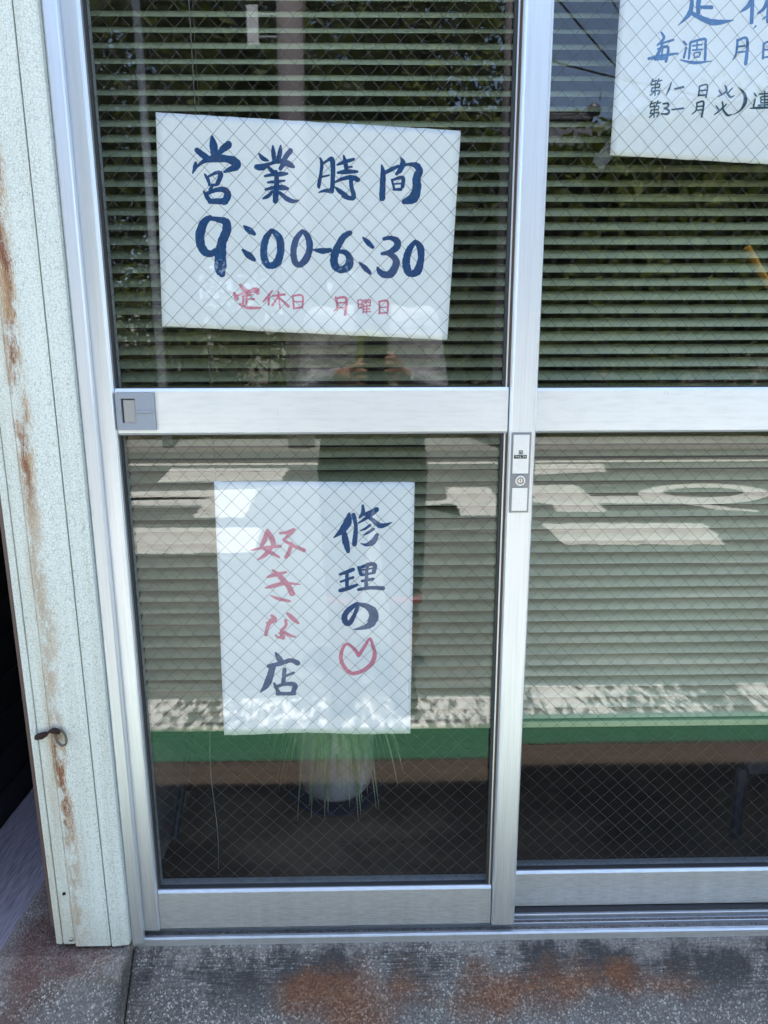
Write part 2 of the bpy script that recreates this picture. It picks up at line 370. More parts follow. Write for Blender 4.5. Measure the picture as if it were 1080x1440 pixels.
def prism(name, mat, parent, outline, z0, z1, bevel=0.0, closed=True):
    """outline in plan (x, y), extruded upright"""
    bm = bmesh.new(); a = [bm.verts.new((x, y, z0)) for x, y in outline]; b = [bm.verts.new((x, y, z1)) for x, y in outline]
    n = len(outline)
    for i in range(n if closed else n-1): bm.faces.new((a[i], a[(i+1) % n], b[(i+1) % n], b[i]))
    if closed: bm.faces.new(a[::-1]); bm.faces.new(b)
    return finish(name, bm, mat, parent, bevel)
def along_x(name, mat, parent, outline, x0, x1, bevel=0.0):
    """outline in section (y, z), extruded along the facade"""
    bm = bmesh.new(); a = [bm.verts.new((x0, y, z)) for y, z in outline]; b = [bm.verts.new((x1, y, z)) for y, z in outline]
    n = len(outline)
    for i in range(n): bm.faces.new((a[i], a[(i+1) % n], b[(i+1) % n], b[i]))
    bm.faces.new(a[::-1]); bm.faces.new(b)
    return finish(name, bm, mat, parent, bevel)
def lathe(bm, c, prof, seg=24):
    rings = [[bm.verts.new((c[0]+r*math.cos(2*PI*k/seg), c[1]+r*math.sin(2*PI*k/seg), c[2]+z)) for k in range(seg)] for r, z in prof]
    for a, b in zip(rings, rings[1:]):
        for k in range(seg): bm.faces.new((a[k], a[(k+1) % seg], b[(k+1) % seg], b[k]))
    bm.faces.new(rings[0][::-1]); bm.faces.new(rings[-1])
def polygon(name, mat, parent, pts, z):
    bm = bmesh.new(); f = bm.faces.new([bm.verts.new((x, y, z)) for x, y in pts])
    bmesh.ops.triangulate(bm, faces=[f]); me = bpy.data.meshes.new(name)
    for f in bm.faces:
        f.normal_update()
        if f.normal.z < 0: f.normal_flip()
    bm.to_mesh(me); bm.free(); return link(name, me, mat, parent)

rng = random.Random(7)
E_ = EYE

# ------------------------------------------------------------------ ground, road and its paint
structure(boxes('ground', 'soil', None, (-150, 150, -160, 60, -0.6, -0.02)), 'bare ground around the road')
road = structure(boxes('road', 'asphalt', None, (-40, 40, -7.85, -0.90, -0.3, 0.0)), 'sunlit asphalt road in front of the shop')
structure(boxes('gutter', 'gutter_concrete', None, (-40, 40, -0.896, -0.2, -0.3, 0.004)), 'brown concrete gutter strip along the shop front')
structure(boxes('pavement', 'pavement', None, (-40, 40, -9.3, -7.85, -0.3, 0.13), bevel=0.015), 'raised footway on the far side of the road')
def sheet(name, mat, x0, x1, y0, y1, z, label=None):
    o = polygon(name, mat, road, ((x0, y0), (x1, y0), (x1, y1), (x0, y1)), z)
    if label: o['label'] = label
    return o
sheet('green_belt', 'belt_green', -30, 30, -1.090, -0.902, 0.004, 'green painted walking strip along the road edge')
sheet('edge_line', 'edge_line_white', -30, 30, -1.315, -1.093, 0.004, 'worn white edge line beside the green strip')
sheet('edge_line', 'road_white', -30, 30, -7.62, -7.43, 0.004, 'white edge line on the far side of the road')
ROAD_LETTERS = [
    [(-2.455, -7.176), (-1.03, -7.15), (-0.986, -6.273), (-2.314, -6.185)],
    [(-2.46, -5.651), (-1.604, -5.699), (-1.144, -5.762), (-1.07, -4.425), (-1.49, -4.426), (-1.528, -4.943), (-2.213, -4.966), (-2.294, -5.195), (-1.589, -5.223), (-1.539, -5.325), (-2.356, -5.353)],
    [(-1.884, -4.103), (-0.862, -4.072), (-0.806, -3.353), (-1.605, -3.35)],
    [(0.415, -5.088), (0.637, -5.081), (0.684, -5.215), (0.744, -5.777), (1.185, -5.761), (1.15, -4.871), (1.063, -4.438), (0.727, -4.449), (0.738, -4.884), (0.69, -4.965), (0.398, -4.833)],
    [(2.031, -7.307), (2.872, -7.274), (2.715, -6.649), (1.837, -6.475)],
    [(1.647, -5.789), (2.098, -5.815), (2.076, -5.157), (2.537, -5.177), (2.909, -5.094), (2.777, -4.8), (2.028, -4.825), (1.978, -4.467), (1.57, -4.48), (1.593, -4.807), (1.444, -4.908)],
    [(1.33, -4.067), (2.599, -4.028), (2.457, -3.388), (1.321, -3.421)],
    [(2.764, -4.8), (2.935, -4.795), (3.281, -4.482), (3.226, -4.427), (2.959, -4.521)],
]
RING_OUT = [(3.801, -5.215), (3.703, -5.082), (3.575, -4.965), (3.425, -4.869), (3.263, -4.799), (3.099, -4.758), (2.941, -4.747), (2.798, -4.768), (2.677, -4.818), (2.586, -4.897), (2.531, -5.0), (2.517, -5.123), (2.548, -5.258), (2.623, -5.397), (2.741, -5.531), (2.895, -5.648), (3.074, -5.739), (3.264, -5.795), (3.45, -5.81), (3.615, -5.782), (3.746, -5.715), (3.833, -5.615), (3.871, -5.491), (3.859, -5.354)]
RING_IN = [(3.589, -5.296), (3.543, -5.233), (3.474, -5.176), (3.388, -5.13), (3.291, -5.095), (3.19, -5.075), (3.089, -5.071), (2.996, -5.082), (2.916, -5.108), (2.855, -5.148), (2.816, -5.199), (2.802, -5.258), (2.816, -5.322), (2.856, -5.386), (2.922, -5.447), (3.008, -5.498), (3.109, -5.537), (3.217, -5.56), (3.326, -5.565), (3.425, -5.553), (3.508, -5.523), (3.569, -5.478), (3.604, -5.423), (3.611, -5.36)]
def worn_edge(pts, step=0.05, amp=0.016):
    out = []
    for a, b in zip(pts, pts[1:] + pts[:1]):
        n = max(1, int(math.dist(a, b)/step))
        for i in range(n):
            t = i/n; out.append((a[0] + (b[0]-a[0])*t + rng.uniform(-amp, amp), a[1] + (b[1]-a[1])*t + rng.uniform(-amp, amp)))
    return out
for pts in ROAD_LETTERS: polygon('road_letter', 'road_white', road, worn_edge(pts), 0.0045)
bm = bmesh.new(); a = [bm.verts.new((x, y, 0.0085)) for x, y in RING_OUT]; b = [bm.verts.new((x, y, 0.0085)) for x, y in RING_IN]
for i in range(len(a)): bm.faces.new((a[i], a[(i+1) % len(a)], b[(i+1) % len(a)], b[i]))
finish('road_letter', bm, 'road_white', road)

# ------------------------------------------------------------------ shop building
Z = lambda z: z + E_                          # heights below are measured from eye level
SLOPE = math.tan(R(52))
def plinth_section(y_top, z_top):
    y1 = y_top - z_top/SLOPE
    return [(0.0762, z_top), (y_top+0.02, z_top), (y_top, z_top-0.012), (y1, 0.0), (y1, -0.05), (0.0762, -0.05)]
structure(along_x('concrete_apron', 'plinth', None, plinth_section(-0.0120, Z(-0.9945)), -0.4270, 5.0, 0.004), 'stained washed concrete base under the sliding doors')
pier = structure(along_x('concrete_pier', 'plinth', None, [(0.42, Z(-0.985)), (-0.044, Z(-0.985)), (-0.066, Z(-0.998)), (-0.066-Z(-0.998)/SLOPE, 0.0), (-0.066-Z(-0.998)/SLOPE, -0.05), (0.42, -0.05)], -0.652, -0.4285, 0.008), 'concrete pad under the white steel post, rust stained')
shop = thing('shop_building', 'low shop building around the glazed sliding doors, unseen eave above set for its shadow', 'building', (1.5, 1.5, 0))
boxes('floor_slab', 'shop_floor', shop, (-0.4335, 5.0, 0.0765, 4.0, -0.05, Z(-0.985)))
boxes('side_wall', 'dark_cladding', shop, (-0.555, -0.455, 0.105, 4.0, Z(-1.3), Z(1.20)))
boxes('inner_lining', 'inner_wall', shop, (-0.4545, -0.45, 0.135, 4.0, Z(-0.985), Z(1.08)))
boxes('back_wall', 'inner_wall', shop, (-0.5, 5.0, 4.0, 4.12, 0, Z(1.20)))
boxes('partition_wall', 'inner_wall', shop, (2.6, 2.7, 0.135, 4.0, 0.3, Z(1.18)))
boxes('ceiling', 'ceiling_board', shop, (-0.5, 5.0, 0.11, 4.0, Z(1.08), Z(1.13)))
boxes('front_wall', 'wall_render', shop, (-0.56, 5.0, -0.02, 0.10, Z(0.815), Z(1.16)), (0.905, 5.0, -0.02, 0.10, Z(-0.99), Z(0.812)))
along_x('roof', 'roof_tile', shop, [(-0.075, Z(1.18)), (-0.075, Z(1.24)), (2.1, Z(2.05)), (4.6, Z(1.3)), (4.6, Z(1.23)), (2.1, Z(1.98))], -0.72, 5.2)  # unseen roof, its eave overhang sized so the shadow edge falls on the gutter
boxes('shade_eave_board', 'house_timber', shop, (-0.72, 5.2, -0.07, -0.055, Z(1.13), Z(1.178)))

neighbour = thing('neighbour_building', 'dark clad building beyond the narrow gap left of the white post', 'building', (-3.5, 1.5, 0))
bm = bmesh.new()
for k in range(60):
    z = 0.05 + k*0.045; box(bm, -0.93, -0.905 + (0.006 if k % 2 else 0), 0.0, 4.0, z, z+0.0445)
finish('ribbed_cladding', bm, 'dark_cladding', neighbour)
boxes('wall', 'dark_cladding', neighbour, (-7, -0.931, 0.0, 4.0, -0.05, 2.45))
boxes('roof', 'roof_tile', neighbour, (-7.1, -0.73, -0.075, 4.1, 2.76-0.3, 2.84-0.34))  # unseen roof added to shade the gap and continue the eave's shadow
boxes('gap_blackout', 'dark_cladding', neighbour, (-0.904, -0.56, 2.4, 2.45, 0.1, 2.45))  # added dark panel closing the back of the gap to keep it dark
structure(along_x('alley_floor', 'alley_concrete', None, [(4.0, Z(-1.02)), (0.05, Z(-1.10)), (-0.30, 0.01), (-0.30, -0.05), (4.0, -0.05)], -0.903, -0.655), 'pale violet concrete strip in the gap beside the post')

# white painted steel post with its brown edge
post = thing('steel_post', 'white crackle painted steel post with rust streaks left of the doors', 'post', (-0.49, -0.03, Z(-0.972)))
prism('panel', 'casing', post, [(-0.4568, -0.022), (-0.4568, -0.0325), (-0.4588, -0.0335), (-0.5135, -0.0335), (-0.516, -0.0325), (-0.516, -0.022)], Z(-0.9765), Z(1.03))
prism('corner_flange', 'casing', post, [(-0.4550, -0.0320), (-0.4530, -0.0335), (-0.4285, -0.0305), (-0.4255, -0.0285), (-0.4255, -0.006), (-0.429, -0.006), (-0.4550, -0.022)], Z(-0.9780), Z(1.03))
prism('seam_strip', 'casing', post, [(-0.5165, -0.022), (-0.5165, -0.0300), (-0.5185, -0.0315), (-0.5360, -0.0315), (-0.5380, -0.0300), (-0.5380, -0.022)], Z(-0.973), Z(1.03))
prism('edge_strip', 'casing', post, [(-0.5393, -0.022), (-0.5393, -0.0305), (-0.5405, -0.0320), (-0.5495, -0.0305), (-0.5510, -0.0285), (-0.5510, -0.004)], Z(-0.973), Z(1.03))
prism('brown_channel', 'brown_paint', post, [(-0.5515, -0.024), (-0.5615, -0.020), (-0.5615, 0.104), (-0.5515, 0.104)], Z(-0.945), Z(1.03))
boxes('core', 'brown_paint', post, (-0.5500, -0.4295, -0.0215, -0.007, Z(-0.965), Z(1.02)))
# ring bolt
rb = bmesh.new()
tube(rb, [(-0.5392, -0.0340, Z(-0.5777)), (-0.5356, -0.0390, Z(-0.5767)), (-0.5280, -0.0400, Z(-0.5741)), (-0.5209, -0.0380, Z(-0.5716)), (-0.5174, -0.0380, Z(-0.5696)), (-0.5133, -0.0390, Z(-0.5665)), (-0.5073, -0.0400, Z(-0.5650)), (-0.5022, -0.0400, Z(-0.5665)), (-0.4981, -0.0400, Z(-0.5701))], [0.0022, 0.0046, 0.0056, 0.0042, 0.0020, 0.0030, 0.0050, 0.0048, 0.0022], 10)
finish('ring_bolt', rb, 'rusty_iron', post, smooth=True)
rb = bmesh.new(); N_ = 22
tube(rb, [(-0.4971 + 0.0078*math.cos(2*PI*k/N_) - 0.0024*math.sin(2*PI*k/N_), -0.0395 + 0.002*math.sin(2*PI*k/N_), Z(-0.5782) + 0.0122*math.sin(2*PI*k/N_)) for k in range(N_+1)], 0.0019, 8, cap=False)
finish('ring', rb, 'ring_steel', post, smooth=True)
for sx, sz, m, r in ((-0.526, -0.872, 'rusty_iron', 0.0028), (-0.5235, -0.9633, 'screw_steel', 0.0040)):
    sb = bmesh.new(); tube(sb, [(sx, -0.030, Z(sz)), (sx, -0.0332, Z(sz)), (sx, -0.0345, Z(sz))], [r, r, r*0.6], 10)
    finish('screw', sb, m, post, smooth=False)

# ------------------------------------------------------------------ aluminium door frame
frame = thing('door_frame', 'silver aluminium frame and sill holding the two sliding doors', 'door frame', (0.23, 0.04, Z(-0.99)))
prism('jamb', 'aluminium', frame, [(-0.4250, -0.0055), (-0.4250, -0.0195), (-0.4225, -0.0210), (-0.4085, -0.0160), (-0.4070, -0.0135), (-0.4070, -0.0055), (-0.4135, -0.0050), (-0.4135, 0.10), (-0.4335, 0.10), (-0.4335, -0.0055)], Z(-0.9895), Z(0.79), 0.0008)
prism('jamb', 'aluminium', frame, [(0.885, -0.02), (0.905, -0.02), (0.905, 0.10), (0.885, 0.10)], Z(-0.9895), Z(0.79), 0.0008)
boxes('head', 'aluminium', frame, (-0.4335, 0.905, -0.02, 0.10, Z(0.7905), Z(0.8145)))
along_x('sill', 'aluminium', frame, [(0.076, -1.012+E_), (0.076, -0.9935+E_), (0.0262, -0.9935+E_), (0.0262, -1.0075+E_), (0.0148, -1.0075+E_), (0.0148, -0.9885+E_), (0.0125, -0.9885+E_), (0.0125, -1.0075+E_), (0.0022, -1.0075+E_), (0.0015, -0.9905+E_), (-0.0010, -0.9885+E_), (-0.0055, -0.9888+E_), (-0.0076, -0.9915+E_), (-0.0078, -1.012+E_)], -0.4335, 0.905, 0.0005)
boxes('sill_step', 'aluminium', frame, (0.2475, 0.884, 0.0268, 0.0595, Z(-0.9930), Z(-0.9840)), bevel=0.0012)
boxes('sill_gap_shade', 'gasket', frame, (0.2475, 0.884, 0.0320, 0.0560, Z(-0.9836), Z(-0.9798)))  # dark strip standing in for the shaded gap under the rear door's rail
WIRE_STEP = 0.0291
def wire_mesh(name, parent, x0, x1, z0, z1, y, px, pz):
    """diagonal welded wires cast in the glass"""
    bm = bmesh.new(); r = 0.00027
    for s in (1, -1):
        k0 = int((((x0 if s < 0 else x0) - px) - s*((z1 if s > 0 else z1) - pz))/WIRE_STEP) - 60
        for k in range(k0, k0 + 180):
            c = px + k*WIRE_STEP; pts = []       # x = c + s*(z - pz)
            za, zb = z0, z1; xa, xb = c + s*(za-pz), c + s*(zb-pz)
            t0, t1 = 0.0, 1.0; dx = xb - xa
            for lo, hi in ((x0, x1),):
                ta, tb = (lo-xa)/dx, (hi-xa)/dx
                if ta > tb: ta, tb = tb, ta
                t0, t1 = max(t0, ta), min(t1, tb)
            if t1 - t0 < 0.004: continue
            dy = 0.0002*s
            n = 6; P = []
            for i in range(n+1):
                q = t0 + (t1-t0)*i/n; P.append((xa + dx*q + rng.uniform(-.0006, .0006), y+dy, za + (zb-za)*q))
            tube(bm, P, r, 4, cap=False)
    o = finish(name, bm, 'wire_steel', parent); o['kind'] = 'stuff'; return o

def sliding_door(label, y, xl, xr, stile_l, stile_r, zr, glass_x, phase):
    """a sash whose face lies at depth y; zr = heights of bottom, bottom rail top, mid rail bottom and top, glass top"""
    d = thing('sliding_door', label, 'door', ((xl+xr)/2, y+0.017, Z(zr[0])))
    zb, z1, z2, z3, z4 = (Z(v) for v in zr)
    top = z4 + 0.06
    for kind, (a, b) in (('l', stile_l), ('r', stile_r)):
        prism('stile', 'aluminium', d, [(a, y+0.033), (a, y-0.0005), (a+0.0022, y-0.0042), (a+0.005, y-0.0034), (b-0.005, y-0.0034), (b-0.0022, y-0.0042), (b, y-0.0005), (b, y+0.033)], zb+0.001, top, 0.0006)
    ra, rb = stile_l[1] + 0.0004, stile_r[0] - 0.0016
    along_x('bottom_rail', 'aluminium', d, [(y+0.031, zb), (y+0.002, zb), (y, zb+0.002), (y, z1-0.004), (y+0.0035, z1), (y+0.031, z1)], ra, rb, 0.0005)
    along_x('mid_rail', 'aluminium', d, [(y+0.031, z2), (y+0.003, z2), (y, z2+0.0035), (y, z3-0.0045), (y+0.0035, z3), (y+0.031, z3)], ra, rb, 0.0005)
    along_x('top_rail', 'aluminium', d, [(y+0.031, z4), (y+0.003, z4), (y, z4+0.003), (y, top), (y+0.031, top)], ra, rb, 0.0005)
    gx0, gx1 = glass_x
    for a, b in ((z1, z2), (z3, z4)):
        g = boxes('glass_pane', 'glass', d, (gx0-0.004, gx1+0.004, y+0.0150, y+0.0200, a-0.005, b+0.005))
        wire_mesh('wire_mesh', g, gx0-0.003, gx1+0.003, a-0.004, b+0.004, y+0.0175, *phase)
        w = 0.0035; bm = bmesh.new()
        box(bm, gx0-0.002, gx0+w*0.5, y+0.006, y+0.0148, a-0.002, b+0.002); box(bm, gx1-w*0.3, gx1+0.003, y+0.006, y+0.0148, a-0.002, b+0.002)
        box(bm, gx0+w*0.5, gx1-w*0.3, y+0.006, y+0.0148, a-0.002, a+w*0.4); box(bm, gx0+w*0.5, gx1-w*0.3, y+0.006, y+0.0148, b-w*0.5, b+0.002)
        finish('gasket', bm, 'gasket', g)
        boxes('glazing_bead', 'aluminium', g, (gx1+0.0032, gx1+0.0052, y+0.004, y+0.0148, a, b))
        boxes('glazing_bead', 'bead_brown', g, (gx1+0.0054, stile_r[0]-0.0002, y+0.006, y+0.0148, a, b))
    return d

front = sliding_door('front glass sliding door with grey pull handle and two hand brushed signs', 0.0, -0.412, 0.246, (-0.4125, -0.3815), (0.2052, 0.2460), (-0.977, -0.899, -0.1035, -0.0345, 0.70), (-0.3805, 0.1962), (-0.1766, Z(0.329)))
rear = sliding_door('rear glass sliding door on the right, half behind the keyed stile', 0.04, 0.212, 0.88, (0.2125, 0.2535), (0.845, 0.8800), (-0.979, -0.905, -0.107, -0.0375, 0.70), (0.2550, 0.836), (0.262, Z(0.3105)))

# pull handle let into the left end of the front door's mid rail
hx0, hx1, hz0, hz1 = -0.3795, -0.3225, Z(-0.0955), Z(-0.0405)
cx0, cx1, cz0, cz1 = -0.3715, -0.3505, Z(-0.0850), Z(-0.0490)
pull = boxes('pull_handle', 'handle_plastic', front, (hx0, cx0, -0.0042, -0.0002, hz0, hz1), (cx1, hx1, -0.0042, -0.0002, hz0, hz1), (cx0, cx1, -0.0042, -0.0002, hz0, cz0), (cx0, cx1, -0.0042, -0.0002, cz1, hz1))
pull['label'] = 'grey plastic pull handle with a recessed cup'
boxes('cup', 'handle_cup', pull, (cx0+0.0025, cx1-0.0005, -0.0022, -0.0003, cz0+0.002, cz1-0.002), bevel=0.0008)
boxes('cup_shadow_gap', 'gasket', pull, (cx0, cx0+0.0022, -0.0012, -0.0002, cz0, cz1), (cx0+0.0024, cx1, -0.0012, -0.0002, cz1-0.0018, cz1))
boxes('rib', 'handle_plastic', pull, (cx1+0.0005, hx1-0.001, -0.0056, -0.0044, (hz0+hz1)/2-0.0022, (hz0+hz1)/2+0.0022), bevel=0.0008)
boxes('rib', 'handle_plastic', pull, (hx0+0.0005, cx0-0.0005, -0.0056, -0.0044, (hz0+hz1)/2-0.0022, (hz0+hz1)/2+0.0022), bevel=0.0008)

# key lock plate on the meeting stile
lx0, lx1, lz0, lz1 = 0.2098, 0.2392, Z(-0.2250), Z(-0.1018)
lock = boxes('lock_plate', 'lock_grey', front, (lx0, lx1, -0.0052, -0.0036, lz0, lz1), bevel=0.0005)
lock['label'] = 'long metal key lock plate on the meeting stile'
boxes('face_plate', 'aluminium', lock, (lx0+0.0022, lx1-0.0030, -0.0062, -0.0053, Z(-0.1640), lz1-0.0032), bevel=0.0004)
boxes('face_plate', 'aluminium', lock, (lx0+0.0030, lx1-0.0030, -0.0062, -0.0053, lz0+0.0030, Z(-0.1860)), bevel=0.0004)
boxes('cylinder_block', 'lock_grey', lock, (lx0+0.0024, lx1-0.0030, -0.0066, -0.0053, Z(-0.1850), Z(-0.1650)), bevel=0.0005)
def disc(name, mat, parent, x, z, y0, y1, r0, r1, seg=24):
    bm = bmesh.new(); prof = ((y0, r0), (y1, r0), (y1, r1)) 
    ra = [[bm.verts.new((x + r*math.cos(2*PI*k/seg), yy, z + r*math.sin(2*PI*k/seg))) for k in range(seg)] for yy, r in ((y0, r0), (y1, r0*0.97), (y1, r1), (y0, r1))]
    for a, b in zip(ra, ra[1:]):
        for k in range(seg): bm.faces.new((a[k], a[(k+1) % seg], b[(k+1) % seg], b[k]))
    return finish(name, bm, mat, parent, smooth=False)
disc('cylinder_ring', 'aluminium', lock, 0.2240, Z(-0.1745), -0.0066, -0.0095, 0.0078, 0.0055)
bm = bmesh.new(); tube(bm, [(0.2240, -0.0060, Z(-0.1745)), (0.2240, -0.0086, Z(-0.1745)), (0.2240, -0.0092, Z(-0.1745))], [0.0042, 0.0042, 0.0036], 20); finish('key_cylinder', bm, 'screw_steel', lock)
boxes('keyhole', 'lock_black', lock, (0.2235, 0.2245, -0.0094, -0.0090, Z(-0.1768), Z(-0.1722)))
nb = boxes('maker_label', 'lock_black', lock, (0.2135, 0.2330, -0.0066, -0.0063, Z(-0.1410), Z(-0.1355)), (0.2205, 0.2265, -0.0066, -0.0063, Z(-0.1345), Z(-0.1285)))
marks = [(0.2148, 0.2178, -0.1374, -0.1366), (0.2172, 0.2180, -0.1392, -0.1366), (0.2190, 0.2215, -0.1388, -0.1380), (0.2204, 0.2210, -0.1396, -0.1368), (0.2226, 0.2234, -0.1398, -0.1366), (0.2226, 0.2252, -0.1398, -0.1391), (0.2262, 0.2286, -0.1372, -0.1365), (0.2276, 0.2284, -0.1397, -0.1365), (0.2298, 0.2306, -0.1390, -0.1368), (0.2312, 0.2318, -0.1390, -0.1368), (0.2217, 0.2254, -0.1302, -0.1295), (0.2217, 0.2224, -0.1336, -0.1302), (0.2240, 0.2247, -0.1336, -0.1308)]
boxes('lettering', 'lock_mark', nb, *[(a, b, -0.0069, -0.00665, Z(c), Z(d)) for a, b, c, d in marks])

# ------------------------------------------------------------------ hand brushed signs, taped inside the glass
def catmull(pts, n=7):
    if len(pts) == 2: pts = [pts[0], tuple((a+b)/2 for a, b in zip(*pts)), pts[1]]
    out = []
    P = [pts[0]] + list(pts) + [pts[-1]]
    for i in range(1, len(P)-2):
        for k in range(n):
            t = k/n; row = []
            for a, b, c, d in zip(P[i-1], P[i], P[i+1], P[i+2]):
                row.append(0.5*((2*b) + (c-a)*t + (2*a-5*b+4*c-d)*t*t + (3*b-a-3*c+d)*t**3))
            out.append(tuple(row))
    out.append(tuple(pts[-1])); return out
INKS = {'B': 'ink_blue', 'R': 'ink_pink', 'L': 'ink_light', 'D': 'ink_dark'}
